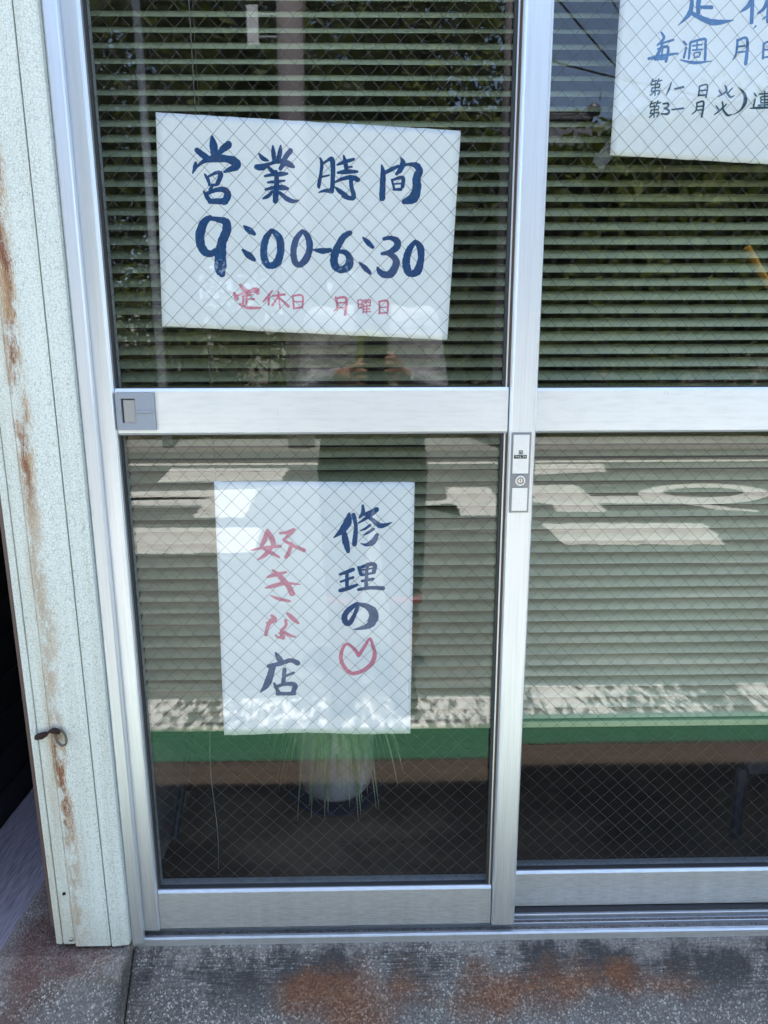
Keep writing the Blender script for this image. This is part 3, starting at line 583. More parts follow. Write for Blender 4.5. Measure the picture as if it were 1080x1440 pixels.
# brush strokes in tenths of a millimetre: (along the facade, height from eye level, stroke width)
BRUSH = [
    (0, 'B', '営', [[(-2450,2949,75),(-2337,2864,93),(-2259,2830,46)],[(-2226,3125,39),(-2212,3012,117),(-2206,2876,89)],[(-1995,3024,103),(-2076,2966,92),(-2183,2871,43)],[(-2475,2785,43),(-2486,2730,64),(-2528,2644,18)],[(-2469,2726,32),(-2363,2802,57),(-2212,2840,100),(-2027,2833,103),(-1921,2796,129),(-1902,2739,104),(-1997,2699,75),(-2082,2665,32)],[(-2358,2637,27),(-2320,2575,50),(-2295,2497,36)],[(-2313,2601,32),(-2195,2654,47),(-2134,2641,75),(-2149,2575,68),(-2190,2509,54)],[(-2306,2495,36),(-2213,2495,40),(-2165,2509,36)],[(-2246,2497,40),(-2295,2427,51)],[(-2386,2413,25),(-2343,2340,65),(-2291,2265,58)],[(-2335,2384,54),(-2217,2426,58),(-2104,2433,80),(-2047,2380,101),(-2073,2305,102),(-2113,2258,73)],[(-2310,2275,69),(-2225,2279,80),(-2075,2275,87)]]),
    (0, 'B', '業', [[(-1582,2909,21),(-1526,2842,68),(-1449,2813,25)],[(-1378,3008,21),(-1374,2920,64),(-1367,2814,54)],[(-1267,3008,25),(-1281,2920,68),(-1313,2808,64)],[(-1128,2944,71),(-1190,2877,75),(-1249,2800,54)],[(-1627,2731,68),(-1540,2727,93),(-1445,2765,50),(-1342,2796,50),(-1249,2800,72),(-1157,2766,86),(-1091,2728,39)],[(-1465,2740,36),(-1398,2676,57),(-1344,2641,47)],[(-1227,2786,79),(-1285,2704,54)],[(-1509,2610,32),(-1404,2628,47),(-1273,2638,65),(-1183,2642,32)],[(-1468,2527,29),(-1351,2537,47),(-1227,2550,29)],[(-1505,2433,36),(-1392,2457,51),(-1260,2458,76),(-1182,2445,40)],[(-1346,2671,50),(-1341,2524,76),(-1357,2384,83),(-1370,2276,80)],[(-1408,2410,40),(-1467,2349,54),(-1544,2314,29)],[(-1304,2393,45),(-1209,2314,69),(-1116,2276,58),(-1033,2290,18)]]),
    (0, 'B', '時', [[(-719,2847,25),(-694,2780,50),(-710,2645,49),(-742,2489,54),(-739,2451,25)],[(-698,2758,32),(-613,2814,39),(-555,2832,72),(-538,2749,72),(-541,2594,65),(-555,2446,65),(-575,2392,47)],[(-694,2600,29),(-593,2621,25)],[(-748,2392,18),(-665,2416,44),(-556,2413,76)],[(-383,2878,25),(-362,2784,65),(-341,2660,54)],[(-478,2756,25),(-380,2792,54),(-240,2829,43)],[(-472,2653,32),(-345,2667,68),(-191,2667,36)],[(-363,2729,25),(-266,2729,25)],[(-531,2521,25),(-422,2566,47),(-290,2594,65),(-181,2559,69)],[(-280,2594,54),(-280,2472,62),(-248,2367,69),(-265,2315,66),(-369,2332,58),(-421,2343,18)],[(-513,2465,18),(-447,2409,65),(-346,2346,55)]]),
    (0, 'B', '間', [[(154,2753,25),(172,2664,72),(168,2507,87),(159,2311,88)],[(179,2643,43),(273,2688,58),(389,2740,43)],[(427,2847,25),(453,2785,75),(423,2698,76),(360,2633,40)],[(419,2730,43),(535,2764,40),(644,2747,86),(690,2678,105),(649,2577,119),(654,2438,131),(598,2315,142),(466,2269,66)],[(296,2563,29),(314,2507,36),(333,2434,33)],[(303,2556,33),(423,2591,47),(461,2570,58),(450,2464,51)],[(314,2504,22),(427,2511,25)],[(318,2431,33),(431,2434,47)]]),
    (0, 'B', '9', [[(-2305,2064,66),(-2403,1997,114),(-2464,1858,132),(-2473,1711,133),(-2417,1598,119),(-2329,1567,97),(-2258,1610,82)],[(-2309,2050,66),(-2193,2032,77),(-2086,1989,121),(-2097,1858,136),(-2165,1714,133),(-2190,1534,164),(-2207,1371,179),(-2181,1283,101)]]),
    (0, 'B', 'colon', [[(-1833,1943,37),(-1756,1886,92),(-1685,1836,52)],[(-1869,1621,37),(-1781,1545,97),(-1700,1483,52)]]),
    (0, 'B', '0', [[(-1440,1886,59),(-1528,1768,100),(-1565,1606,104),(-1548,1461,105),(-1481,1403,94),(-1380,1443,116),(-1321,1588,112),(-1320,1746,115),(-1384,1849,85),(-1440,1886,59)]]),
    (0, 'B', '0', [[(-998,1875,59),(-1087,1764,89),(-1130,1606,93),(-1119,1461,97),(-1047,1415,86),(-965,1479,105),(-904,1605,97),(-901,1746,96),(-951,1843,74),(-998,1875,59)]]),
    (0, 'B', 'dash', [[(-846,1623,22),(-725,1605,82),(-594,1616,63)]]),
    (0, 'B', '6', [[(-300,1854,67),(-396,1800,89),(-490,1659,104),(-543,1515,116),(-533,1405,116),(-457,1343,94),(-341,1390,128),(-316,1496,105),(-380,1583,78),(-472,1594,52)]]),
    (0, 'B', 'colon', [[(-125,1789,22),(-53,1722,78),(23,1652,52)],[(-179,1449,22),(-95,1368,79),(-18,1295,49)]]),
    (0, 'B', '3', [[(180,1767,52),(272,1782,59),(371,1738,100),(368,1659,104),(272,1586,78),(149,1565,45)],[(252,1568,67),(349,1496,97),(356,1404,109),(291,1298,117),(194,1273,98),(117,1320,83),(86,1375,34)]]),
    (0, 'B', '0', [[(636,1731,60),(552,1623,97),(506,1459,116),(526,1335,117),(584,1287,94),(677,1334,128),(722,1495,97),(709,1655,104),(636,1731,60)]]),
    (0, 'R', '定', [[(-1927,1136,45),(-1880,1076,72),(-1835,1051,45)],[(-2021,1025,45),(-1983,940,68)],[(-1996,984,23),(-1824,1036,49),(-1695,1065,79),(-1674,1017,53)],[(-1904,975,23),(-1764,999,27)],[(-1832,1030,38),(-1851,863,34)],[(-1840,939,23),(-1732,935,34)],[(-1885,962,27),(-1901,869,38)],[(-1947,869,34),(-1834,816,50),(-1650,812,30)]]),
    (0, 'R', '休', [[(-1460,1054,26),(-1533,965,42),(-1602,898,19)],[(-1514,968,30),(-1522,857,30)],[(-1455,979,27),(-1280,1001,38)],[(-1372,1042,26),(-1357,800,34)],[(-1378,964,27),(-1468,849,34)],[(-1352,946,27),(-1228,830,46)]]),
    (0, 'R', '日', [[(-1161,983,27),(-1151,806,31)],[(-1161,979,27),(-1022,982,30),(-1026,811,27)],[(-1148,897,19),(-1026,901,19)],[(-1155,800,27),(-1026,822,27)]]),
    (0, 'R', '月', [[(-530,959,34),(-509,814,38),(-563,763,15)],[(-534,941,34),(-379,944,38),(-398,710,42)],[(-508,879,23),(-391,886,23)],[(-517,810,23),(-396,813,23)]]),
    (0, 'R', '曜', [[(-206,918,19),(-198,802,19)],[(-206,914,19),(-146,918,19),(-147,804,19)],[(-197,860,19),(-148,862,19)],[(-197,806,19),(-149,809,19)],[(-126,914,19),(-76,917,19),(-88,869,19)],[(-123,891,19),(-84,893,19)],[(-68,914,19),(-17,917,19),(-30,850,19)],[(-64,888,19),(-25,889,19)],[(-115,850,19),(-132,734,19)],[(-127,828,19),(-18,839,19)],[(-120,790,19),(-30,794,19)],[(-128,751,19),(-19,755,19)],[(-72,850,19),(-77,745,19)]]),
    (0, 'R', '日', [[(111,898,27),(118,734,31)],[(103,895,27),(232,902,34),(231,733,27)],[(118,812,19),(232,820,19)],[(104,730,27),(235,741,23)]]),
    (1, 'B', '修', [[(-379,-2308,51),(-402,-2433,128),(-502,-2584,99),(-630,-2696,17)],[(-464,-2610,86),(-441,-2759,112),(-401,-2926,65)],[(-312,-2321,72),(-277,-2498,64),(-287,-2672,77),(-302,-2808,82)],[(-164,-2172,38),(-161,-2283,64),(-216,-2373,34)],[(-203,-2348,38),(-47,-2280,55),(62,-2238,76)],[(58,-2246,68),(-48,-2340,64),(-234,-2460,26)],[(-144,-2301,47),(-27,-2396,68),(120,-2506,86),(297,-2451,13)],[(-45,-2491,43),(-130,-2552,43),(-214,-2586,17)],[(10,-2553,43),(-79,-2613,47),(-160,-2656,17)],[(60,-2649,60),(-4,-2762,99),(-111,-2814,56),(-204,-2791,13)]]),
    (1, 'B', '理', [[(-543,-3303,48),(-440,-3268,61),(-324,-3220,66)],[(-427,-3268,57),(-431,-3515,62)],[(-533,-3428,40),(-326,-3354,44)],[(-548,-3577,62),(-423,-3542,71),(-263,-3480,44)],[(-240,-3185,52),(-205,-3301,61)],[(-230,-3203,48),(-75,-3141,65),(19,-3151,74),(1,-3276,66)],[(-187,-3230,31),(-7,-3204,31)],[(-197,-3319,39),(-8,-3283,44)],[(-92,-3124,44),(-115,-3338,57),(-121,-3545,66)],[(-189,-3418,48),(-4,-3383,48)],[(-247,-3562,53),(-57,-3532,62),(154,-3543,75)]]),
    (1, 'B', 'の', [[(-271,-3802,67),(-402,-3901,89),(-478,-4015,94),(-462,-4119,103),(-397,-4131,94),(-317,-3994,67),(-263,-3862,67)],[(-280,-3811,67),(-124,-3840,93),(-8,-3956,156),(-22,-4094,157),(-110,-4195,99),(-333,-4248,14)]]),
    (1, 'R', 'heart', [[(-253,-4708,68),(-350,-4565,55),(-459,-4503,50),(-533,-4620,59),(-547,-4785,64),(-474,-4940,64),(-356,-5025,69),(-178,-4970,69),(-36,-4838,78),(9,-4673,68),(-29,-4508,54),(-68,-4404,41),(-148,-4530,59),(-242,-4684,64)]]),
    (1, 'R', '好', [[(-1675,-2565,51),(-1723,-2713,82),(-1801,-2861,43)],[(-1668,-2595,64),(-1609,-2714,90),(-1588,-2827,65)],[(-1955,-2899,26),(-1741,-2855,47),(-1478,-2833,52)],[(-1587,-2801,54),(-1720,-2965,69),(-1856,-3059,22)],[(-1755,-2879,30),(-1638,-2933,65),(-1506,-3017,39)],[(-1479,-2619,43),(-1373,-2606,51),(-1254,-2559,56)],[(-1284,-2596,51),(-1430,-2728,39)],[(-1432,-2728,43),(-1316,-2803,56),(-1103,-2906,65)],[(-1303,-2786,56),(-1341,-2913,65),(-1400,-3018,61)]]),
    (1, 'R', 'き', [[(-1710,-3347,35),(-1589,-3310,66),(-1404,-3263,39)],[(-1747,-3529,26),(-1596,-3489,70),(-1423,-3451,61),(-1184,-3471,18)],[(-1624,-3225,31),(-1504,-3333,79),(-1381,-3491,92),(-1317,-3632,97)],[(-1671,-3656,18),(-1540,-3716,58),(-1360,-3754,44)]]),
    (1, 'R', 'な', [[(-1662,-4003,54),(-1618,-4081,80),(-1754,-4130,31)],[(-1670,-4081,80),(-1739,-4195,63),(-1771,-4339,59)],[(-1406,-3968,49),(-1324,-4050,80),(-1229,-4140,36)],[(-1440,-4083,54),(-1439,-4175,49),(-1512,-4272,67),(-1494,-4393,77)],[(-1614,-4340,32),(-1564,-4383,41),(-1484,-4360,59),(-1565,-4301,22)],[(-1473,-4291,58),(-1366,-4352,50),(-1280,-4376,23)]]),
    (1, 'B', '店', [[(-1622,-4654,41),(-1568,-4758,105),(-1532,-4834,69)],[(-1754,-4889,69),(-1558,-4843,82),(-1381,-4788,82),(-1263,-4837,101)],[(-1678,-4875,105),(-1730,-5065,120),(-1802,-5232,106),(-1910,-5361,14)],[(-1487,-4944,69),(-1517,-5182,74)],[(-1491,-5073,51),(-1335,-5008,46)],[(-1668,-5195,42),(-1599,-5374,79)],[(-1653,-5263,58),(-1483,-5212,65),(-1324,-5228,92),(-1373,-5387,74)],[(-1626,-5384,70),(-1329,-5387,65)]]),
    (2, 'L', '定', [[(4657,5291,58),(4651,5223,77)],[(4435,5200,50),(4414,5093,62)],[(4447,5186,42),(4660,5223,58),(4917,5221,85),(4895,5134,58)],[(4537,5102,39),(4814,5116,50)],[(4674,5112,70),(4663,4967,70),(4674,4855,59)],[(4666,4935,43),(4862,4932,51)],[(4568,5012,54),(4549,4858,70),(4397,4701,10)],[(4559,4869,47),(4765,4779,70),(4935,4741,78),(5186,4770,12)]]),
    (2, 'L', '休', [[(5468,5187,58),(5393,4971,70),(5275,4872,16)],[(5430,5007,58),(5448,4738,55)],[(5521,5080,47),(5849,5108,58)],[(5639,5224,58),(5667,4990,66),(5684,4753,63)],[(5644,5026,51),(5602,4917,51),(5522,4855,27)],[(5673,5026,47),(5789,4918,66),(5922,4855,31)],[(5640,4812,24),(5598,4779,16)],[(5515,4698,24),(5485,4665,12)]]),
    (2, 'L', '毎', [[(4163,4615,27),(4207,4542,43),(4119,4449,24)],[(4151,4468,28),(4347,4520,32)],[(4190,4450,39),(4112,4278,52)],[(4135,4401,32),(4280,4426,36),(4262,4242,44)],[(4007,4278,40),(4180,4312,44),(4425,4347,28)],[(4100,4271,40),(4271,4283,36)],[(4202,4398,24),(4187,4282,28)]]),
    (2, 'L', '週', [[(4495,4499,32),(4536,4462,32)],[(4540,4417,32),(4518,4291,36)],[(4466,4265,16),(4671,4228,44),(4934,4251,10)],[(4596,4492,36),(4590,4280,32)],[(4594,4488,32),(4788,4533,35),(4815,4474,36),(4827,4266,40)],[(4630,4444,24),(4766,4463,24)],[(4692,4492,24),(4697,4396,24)],[(4635,4388,24),(4772,4400,24)],[(4659,4351,20),(4746,4362,20),(4739,4303,20)],[(4659,4351,20),(4671,4295,20)],[(4665,4295,20),(4739,4303,20)]]),
    (2, 'L', '月', [[(5271,4524,36),(5269,4346,32),(5227,4265,12)],[(5268,4509,32),(5408,4532,40),(5423,4212,52)],[(5280,4435,24),(5388,4446,24)],[(5276,4361,24),(5396,4372,24)]]),
    (2, 'L', '曜', [[(5653,4477,32),(5664,4282,36)],[(5654,4473,28),(5745,4488,32),(5759,4295,32)],[(5668,4392,24),(5747,4399,24)],[(5666,4295,24),(5758,4306,24)],[(5771,4477,24),(5833,4485,24),(5828,4422,20)],[(5855,4481,24),(5917,4489,24),(5912,4422,20)],[(5801,4403,24),(5793,4254,28)],[(5792,4374,24),(5938,4385,24)],[(5802,4321,20),(5932,4329,20)],[(5800,4265,24),(5955,4277,24)],[(5860,4400,24),(5872,4269,24)]]),
    (2, 'D', '第', [[(4091,4014,20),(4071,3952,20)],[(4092,3982,20),(4148,3995,20)],[(4179,4018,20),(4159,3963,20)],[(4166,3982,20),(4223,3998,20)],[(4068,3937,20),(4194,3948,20),(4185,3899,20)],[(4088,3897,20),(4187,3905,20)],[(4090,3901,20),(4079,3850,20)],[(4079,3850,20),(4201,3863,20),(4180,3812,20)],[(4133,3963,20),(4138,3800,20)],[(4130,3853,20),(4070,3800,20)]]),
    (2, 'D', '1', [[(4365,3968,16),(4342,3892,28),(4307,3805,18)]]),
    (2, 'D', '一', [[(4423,3885,28),(4548,3912,32)]]),
    (2, 'D', '日', [[(4784,3924,24),(4775,3794,24)],[(4784,3922,24),(4893,3937,24),(4888,3776,24)],[(4786,3863,24),(4887,3871,24)],[(4775,3802,24),(4889,3808,24)]]),
    (2, 'D', '火', [[(5069,3871,20),(5113,3814,28)],[(5262,3898,20),(5205,3834,24)],[(5155,3928,24),(5177,3856,32),(5066,3784,16)],[(5173,3856,28),(5245,3780,32),(5302,3800,10)]]),
    (2, 'D', '第', [[(4100,3724,20),(4079,3661,20)],[(4100,3692,20),(4157,3705,20)],[(4189,3728,20),(4168,3673,20)],[(4175,3692,20),(4233,3707,20)],[(4076,3646,20),(4203,3657,20),(4194,3608,20)],[(4097,3605,20),(4196,3613,20)],[(4099,3609,20),(4088,3557,20)],[(4088,3557,20),(4210,3571,20),(4189,3519,20)],[(4142,3673,20),(4147,3507,20)],[(4139,3561,20),(4079,3507,20)]]),
    (2, 'D', '3', [[(4266,3690,24),(4338,3694,30),(4338,3648,30),(4284,3627,20)],[(4301,3629,28),(4364,3596,34),(4339,3556,35),(4256,3556,22)]]),
    (2, 'D', '一', [[(4401,3612,24),(4574,3631,28)]]),
    (2, 'D', '月', [[(4762,3707,24),(4759,3607,24),(4704,3553,16)],[(4763,3699,24),(4860,3714,28),(4849,3515,31)],[(4763,3653,20),(4852,3661,20)],[(4760,3603,20),(4852,3613,20)]]),
    (2, 'D', '火', [[(5048,3661,20),(5091,3613,26)],[(5199,3688,20),(5149,3633,24)],[(5132,3717,24),(5144,3637,30),(5034,3546,16)],[(5145,3627,28),(5227,3541,33),(5298,3554,10)]]),
    (2, 'D', 'bracket', [[(5350,3910,10),(5449,3819,44),(5466,3704,57),(5412,3608,28),(5312,3545,8)]]),
    (2, 'D', '連', [[(5588,3833,24),(5620,3797,26)],[(5610,3753,24),(5600,3653,28)],[(5551,3632,14),(5687,3638,37),(5879,3644,16)],[(5662,3819,22),(5822,3829,22)],[(5692,3781,22),(5701,3701,22)],[(5692,3780,22),(5802,3787,22),(5807,3705,22)],[(5696,3743,22),(5807,3747,22)],[(5700,3705,22),(5811,3709,22)],[(5666,3672,22),(5848,3682,22)],[(5738,3858,22),(5763,3648,22)]]),
]
SIGNS = [
    dict(label='large white paper sign brushed with opening hours 9:00-6:30 in blue', y=0.0212, corners=((-0.2989, 0.343), (0.1271, 0.3203), (0.1127, 0.0346), (-0.3108, 0.0552)), bow=0.0018, curl=0.0010),
    dict(label='tall white paper sign with blue and pink vertical writing and a heart', y=0.0212, corners=((-0.2473, -0.178), (0.0651, -0.1811), (0.0605, -0.6161), (-0.2549, -0.6132)), bow=0.0026, curl=0.0026),
    dict(label='white paper sign at upper right listing weekly closing days', y=0.0612, corners=((0.3548, 0.585), (0.785, 0.578), (0.780, 0.2785), (0.3536, 0.3002)), bow=0.0018, curl=0.0008)]
def sign_y(s, u, v):
    return s['y'] + s['bow']*(math.sin(u*5.1+0.7)*math.sin(v*3.3+0.4)*0.5+0.5) + s['curl']*(v**3)*(0.6+0.4*math.sin(u*6))
for si, s in enumerate(SIGNS):
    tl, tr, br, bl = s['corners']; nu, nv = 40, 32; bm = bmesh.new(); grid = []
    for j in range(nv+1):
        row = []
        for i in range(nu+1):
            u, v = i/nu, j/nv
            x = (tl[0]*(1-u)+tr[0]*u)*(1-v) + (bl[0]*(1-u)+br[0]*u)*v
            z = (tl[1]*(1-u)+tr[1]*u)*(1-v) + (bl[1]*(1-u)+br[1]*u)*v
            if si == 1 and j == nv: z += 0.0022*math.sin(u*PI) - 0.001*math.sin(u*11)
            if j in (0, nv): z += rng.uniform(-0.00035, 0.00035)
            row.append(bm.verts.new((x, sign_y(s, u, v), Z(z))))
        grid.append(row)
    for j in range(nv):
        for i in range(nu): bm.faces.new((grid[j+1][i], grid[j+1][i+1], grid[j][i+1], grid[j][i]))
    me = bpy.data.meshes.new('paper_sign'); bm.to_mesh(me); bm.free()
    sheet_o = link('paper_sign', me, 'paper', None, smooth=True)
    md = sheet_o.modifiers.new('thickness', 'SOLIDIFY'); md.thickness = 0.0003; md.offset = -1
    tag(sheet_o, s['label'], 'paper sign'); s['obj'] = sheet_o
t_ = NT('clear_tape'); d_ = t_.n('BsdfPrincipled', {'Base Color': (0.75, 0.78, 0.80, 1), 'Roughness': 0.25}); tr_ = t_.n('BsdfTransparent')
m_ = t_.n('MixShader', {0: 0.14, 1: tr_.outputs[0], 2: d_.outputs[0]}); t_.t.links.new(m_.outputs[0], t_.out.inputs[0]); MAT['tape'] = t_.m
def tape(sign, x, z, w, h, ang):
    bm = bmesh.new(); c, s_ = math.cos(ang), math.sin(ang); y = sign['y'] + 0.0050
    vs = [bm.verts.new((x + u*w/2*c - v*h/2*s_, y, Z(z) + u*w/2*s_ + v*h/2*c)) for u, v in ((-1, -1), (1, -1), (1, 1), (-1, 1))]; bm.faces.new(vs)
    finish('tape', bm, 'tape', sign['obj'])
tape(SIGNS[2], 0.352, 0.306, 0.050, 0.020, R(50)); tape(SIGNS[2], 0.783, 0.29, 0.075, 0.022, R(-40))
GLYPH_NAMES = {'heart': 'heart_mark', 'colon': 'colon_mark', 'dash': 'dash_mark', 'bracket': 'bracket_mark'}
for sign, inkc, glyph, strokes in BRUSH:
    s = SIGNS[sign]; tl, tr, br, bl = s['corners']; bm = bmesh.new()
    for k, st in enumerate(strokes):
        pts = catmull([(a/1e4, b/1e4, c/1e4) for a, b, c in st]); n = len(pts); L = []; Rr = []
        lift = 0.00030 + 0.000012*k
        def V(x, z):
            u, v = 0.5, 0.5
            for _ in range(6):
                xl, xr = tl[0]*(1-v)+bl[0]*v, tr[0]*(1-v)+br[0]*v; u = (x-xl)/(xr-xl)
                zt, zb = tl[1]*(1-u)+tr[1]*u, bl[1]*(1-u)+br[1]*u; v = (zt-z)/(zt-zb)
            return bm.verts.new((x, sign_y(s, u, min(max(v, 0), 1)) - lift, Z(z)))
        def dirn(i):
            a, b = pts[max(i-1, 0)], pts[min(i+1, n-1)]; d = Vector((b[0]-a[0], b[1]-a[1])); return d.normalized() if d.length > 1e-9 else Vector((1, 0))
        cols = []
        def side(i, f=1.0, push=0.0):
            x, z, w = pts[i]; d = dirn(i); nn = Vector((-d.y, d.x)); h = max(w, 0.0004)/2*f
            j1, j2 = rng.uniform(0.90, 1.07), rng.uniform(0.90, 1.07)
            ox, oz = x + d.x*push, z + d.y*push
            cols.append((V(ox + nn.x*h*j1, oz + nn.y*h*j1), V(ox - nn.x*h*j2, oz - nn.y*h*j2)))
        w0, w1 = pts[0][2], pts[-1][2]
        for f, q in ((0.35, -0.40), (0.72, -0.28)): side(0, f, q*w0)
        for i in range(n): side(i)
        for f, q in ((0.74, 0.26), (0.35, 0.38)): side(n-1, f, q*w1)
        for (a, b), (c, d) in zip(cols, cols[1:]): bm.faces.new((a, b, d, c))
    me = bpy.data.meshes.new('brush_character')
    for f in bm.faces:
        f.normal_update()
        if f.normal.y > 0: f.normal_flip()
    bm.to_mesh(me); bm.free()
    o = link(GLYPH_NAMES.get(glyph, 'brush_character'), me, INKS[inkc], s['obj'])
    if glyph not in GLYPH_NAMES: o['label'] = 'brushed character ' + glyph

# ------------------------------------------------------------------ venetian blind behind both doors
BY, PITCH, TILT = 0.128, 0.02122, R(38)
blind = thing('venetian_blind', 'pale green venetian blind hanging behind both glass doors', 'blind', (0.5, BY, Z(0.80)))
def slat_mesh(seed):
    q = random.Random(seed); bm = bmesh.new(); L0, L1 = -0.4150, 1.42; nx = 10; rows = []
    W = 0.0250; q0 = q.uniform(-0.03, 0.03); tw = q.uniform(-0.045, 0.045)
    for i in range(nx+1):
        x = L0 + (L1-L0)*i/nx; a = TILT + q0 + tw*math.sin(i*0.9+seed) + q.uniform(-0.006, 0.006); sag = q.uniform(-0.0003, 0.0003); row = []
        for j in range(6):
            t = j/5 - 0.5; c = 0.0016*(1-4*t*t)          # crowned section
            yy = t*W*math.cos(a) - c*math.sin(a); zz = t*W*math.sin(a) + c*math.cos(a) + sag
            row.append(bm.verts.new((x, yy, zz)))
        rows.append(row)
    for a, b in zip(rows, rows[1:]):
        for j in range(5): bm.faces.new((a[j], b[j], b[j+1], a[j+1]))
    me = bpy.data.meshes.new('slat'); bm.to_mesh(me); bm.free(); me.materials.append(MAT['slat'])
    for p in me.polygons: p.use_smooth = True
    return me
slat_meshes = [slat_mesh(k) for k in range(9)]
edge0 = Z(-0.1333); low_edge = -0.0125*math.sin(TILT)
k = -25; zs = []
while True:
    z = edge0 - low_edge + k*PITCH
    if z > Z(0.76): break
    if z > Z(-0.652):
        o = link('slat', slat_meshes[rng.randrange(9)], None, blind); o.location = (rng.uniform(-0.0015, 0.0015), BY + rng.uniform(-0.0008, 0.0008), z); zs.append(z)
    k += 1
zlow = min(zs)
boxes('bottom_rail', 'slat', blind, (-0.4150, 1.42, BY-0.011, BY+0.011, zlow-0.026, zlow-0.014), bevel=0.002)
boxes('head_rail', 'slat', blind, (-0.4150, 1.42, BY-0.015, BY+0.015, Z(0.765), Z(0.79)))
for cx in (-0.2657, 0.228, 0.86, 1.30):
    for dy in (-0.0122, 0.0122):
        bm = bmesh.new(); tube(bm, [(cx+0.0005*math.sin(i), BY+dy, zlow-0.014 + (Z(0.765)-zlow+0.014)*i/12) for i in range(13)], 0.0007, 5); finish('ladder_cord', bm, 'cord_string', blind)
bm = bmesh.new(); tube(bm, [(-0.306 + 0.003*math.sin(i*0.4), BY-0.002, Z(-0.96) + 0.295*i/16) for i in range(17)], 0.0009, 5); finish('pull_cord', bm, 'cord_string', blind)

# ------------------------------------------------------------------ things on the shop floor
FZ = Z(-0.985)
pot = thing('potted_plant', 'spider plant in white round pot on shop floor behind tall sign', 'plant', (-0.092, 0.41, FZ))
bm = bmesh.new(); lathe(bm, (-0.092, 0.41, FZ+0.012), [(0.056, 0), (0.071, 0.005), (0.081, 0.018), (0.087, 0.045), (0.089, 0.09), (0.091, 0.17), (0.0905, 0.20), (0.0965, 0.203), (0.0965, 0.222), (0.090, 0.223), (0.086, 0.20)], 32); finish('pot', bm, 'pot_glaze', pot, smooth=True)
bm = bmesh.new(); lathe(bm, (-0.092, 0.41, FZ), [(0.098, 0), (0.112, 0.012), (0.108, 0.0115), (0.06, 0.010)], 28); finish('saucer', bm, 'saucer_navy', pot, smooth=True)
for i in range(84):
    az = rng.uniform(0, 2*PI) if i > 14 else rng.uniform(PI*1.1, PI*1.9)
    reach = rng.uniform(0.08, 0.17) if i > 14 else rng.uniform(0.085, 0.125); rise = rng.uniform(0.04, 0.12); drop = rng.uniform(0.03, 0.13) if i > 16 else rng.uniform(0.14, 0.20)
    bm = bmesh.new(); prev = None; w = rng.uniform(0.0045, 0.0105)
    for j in range(11):
        t = j/10; rr = 0.02 + reach*min(1, 1.35*t - 0.35*t*t); zz = FZ + 0.20 + rise*math.sin(min(1, t*1.5)*PI*0.5)*1.0 - (rise + drop)*t**2.2
        zz = max(zz, FZ+0.006)
        p = Vector((-0.092 + math.cos(az)*rr, 0.41 + math.sin(az)*rr, zz)); sd = Vector((-math.sin(az), math.cos(az), 0))
        ww = w*(0.5 + 0.9*math.sin(min(1, t*1.1+0.1)*PI))*(1-t)**0.35 + 0.0003
        a, m_, b = bm.verts.new(p - sd*ww), bm.verts.new(p - Vector((0, 0, ww*0.5))), bm.verts.new(p + sd*ww)
        if prev: bm.faces.new((prev[0], prev[1], m_, a)); bm.faces.new((prev[1], prev[2], b, m_))
        prev = (a, m_, b)
    finish('leaf', bm, 'leaf_pot', pot, smooth=True)
table = thing('low_table', 'dark low table inside the shop at lower right', 'table', (1.05, 0.5, FZ))
boxes('top', 'table_dark', table, (0.76, 1.50, 0.20, 0.80, FZ+0.165, FZ+0.20), bevel=0.004)
boxes('edge_trim', 'table_edge', table, (0.80, 1.50, 0.196, 0.1995, FZ+0.160, FZ+0.170))
for lx, ly in ((0.765, 0.23), (1.46, 0.23), (0.765, 0.76), (1.46, 0.76)):
    bm = bmesh.new(); tube(bm, [(lx, ly, FZ), (lx, ly, FZ+0.012), (lx, ly, FZ+0.012), (lx, ly, FZ+0.165)], [0.014, 0.014, 0.011, 0.012], 12); finish('leg', bm, 'table_dark', table)
crate = thing('folding_stool', 'dark teal folding stool in the shop beside the left jamb', 'stool', (-0.43, 0.42, FZ))
bm = bmesh.new(); tube(bm, [(-0.425, 0.24, FZ+0.006), (-0.425, 0.52, FZ+0.24)], 0.008, 8); finish('leg', bm, 'teal_plastic', crate)
bm = bmesh.new(); tube(bm, [(-0.405, 0.52, FZ+0.006), (-0.405, 0.24, FZ+0.24)], 0.008, 8); finish('leg', bm, 'teal_plastic', crate)
boxes('seat', 'teal_plastic', crate, (-0.445, -0.39, 0.22, 0.54, FZ+0.243, FZ+0.255), bevel=0.004)

# ------------------------------------------------------------------ across the road: trees, hedge, poles, house
def leaf_cloud(center, rad, n, size, seed, shell=0.55):
    q = random.Random(seed); verts = []; faces = []
    clumps = []
    for _ in range(max(10, n//130)):
        while True:
            v = Vector((q.uniform(-1, 1), q.uniform(-1, 1), q.uniform(-1, 1)))
            if shell < v.length < 1: break
        clumps.append((v, q.uniform(0.14, 0.34)))
    for i in range(n):
        c, cr = clumps[q.randrange(len(clumps))]
        o = Vector((q.gauss(0, 1), q.gauss(0, 1), q.gauss(0, 0.8)))*cr*0.55
        p = Vector(((c.x+o.x)*rad[0], (c.y+o.y)*rad[1], (c.z+o.z)*rad[2])) + Vector(center)
        a = Vector((q.gauss(0, 1), q.gauss(0, 1), q.gauss(0, 0.6))).normalized(); b = a.cross(Vector((q.gauss(0, 1), q.gauss(0, 1), q.gauss(0, 1)))).normalized()
        s = size*q.uniform(0.6, 1.35); k = len(verts)
        verts += [p - a*s, p + b*s*0.42, p + a*s, p - b*s*0.42]; faces.append((k, k+1, k+2, k+3))
    me = bpy.data.meshes.new('foliage'); me.from_pydata([tuple(v) for v in verts], [], faces); return me
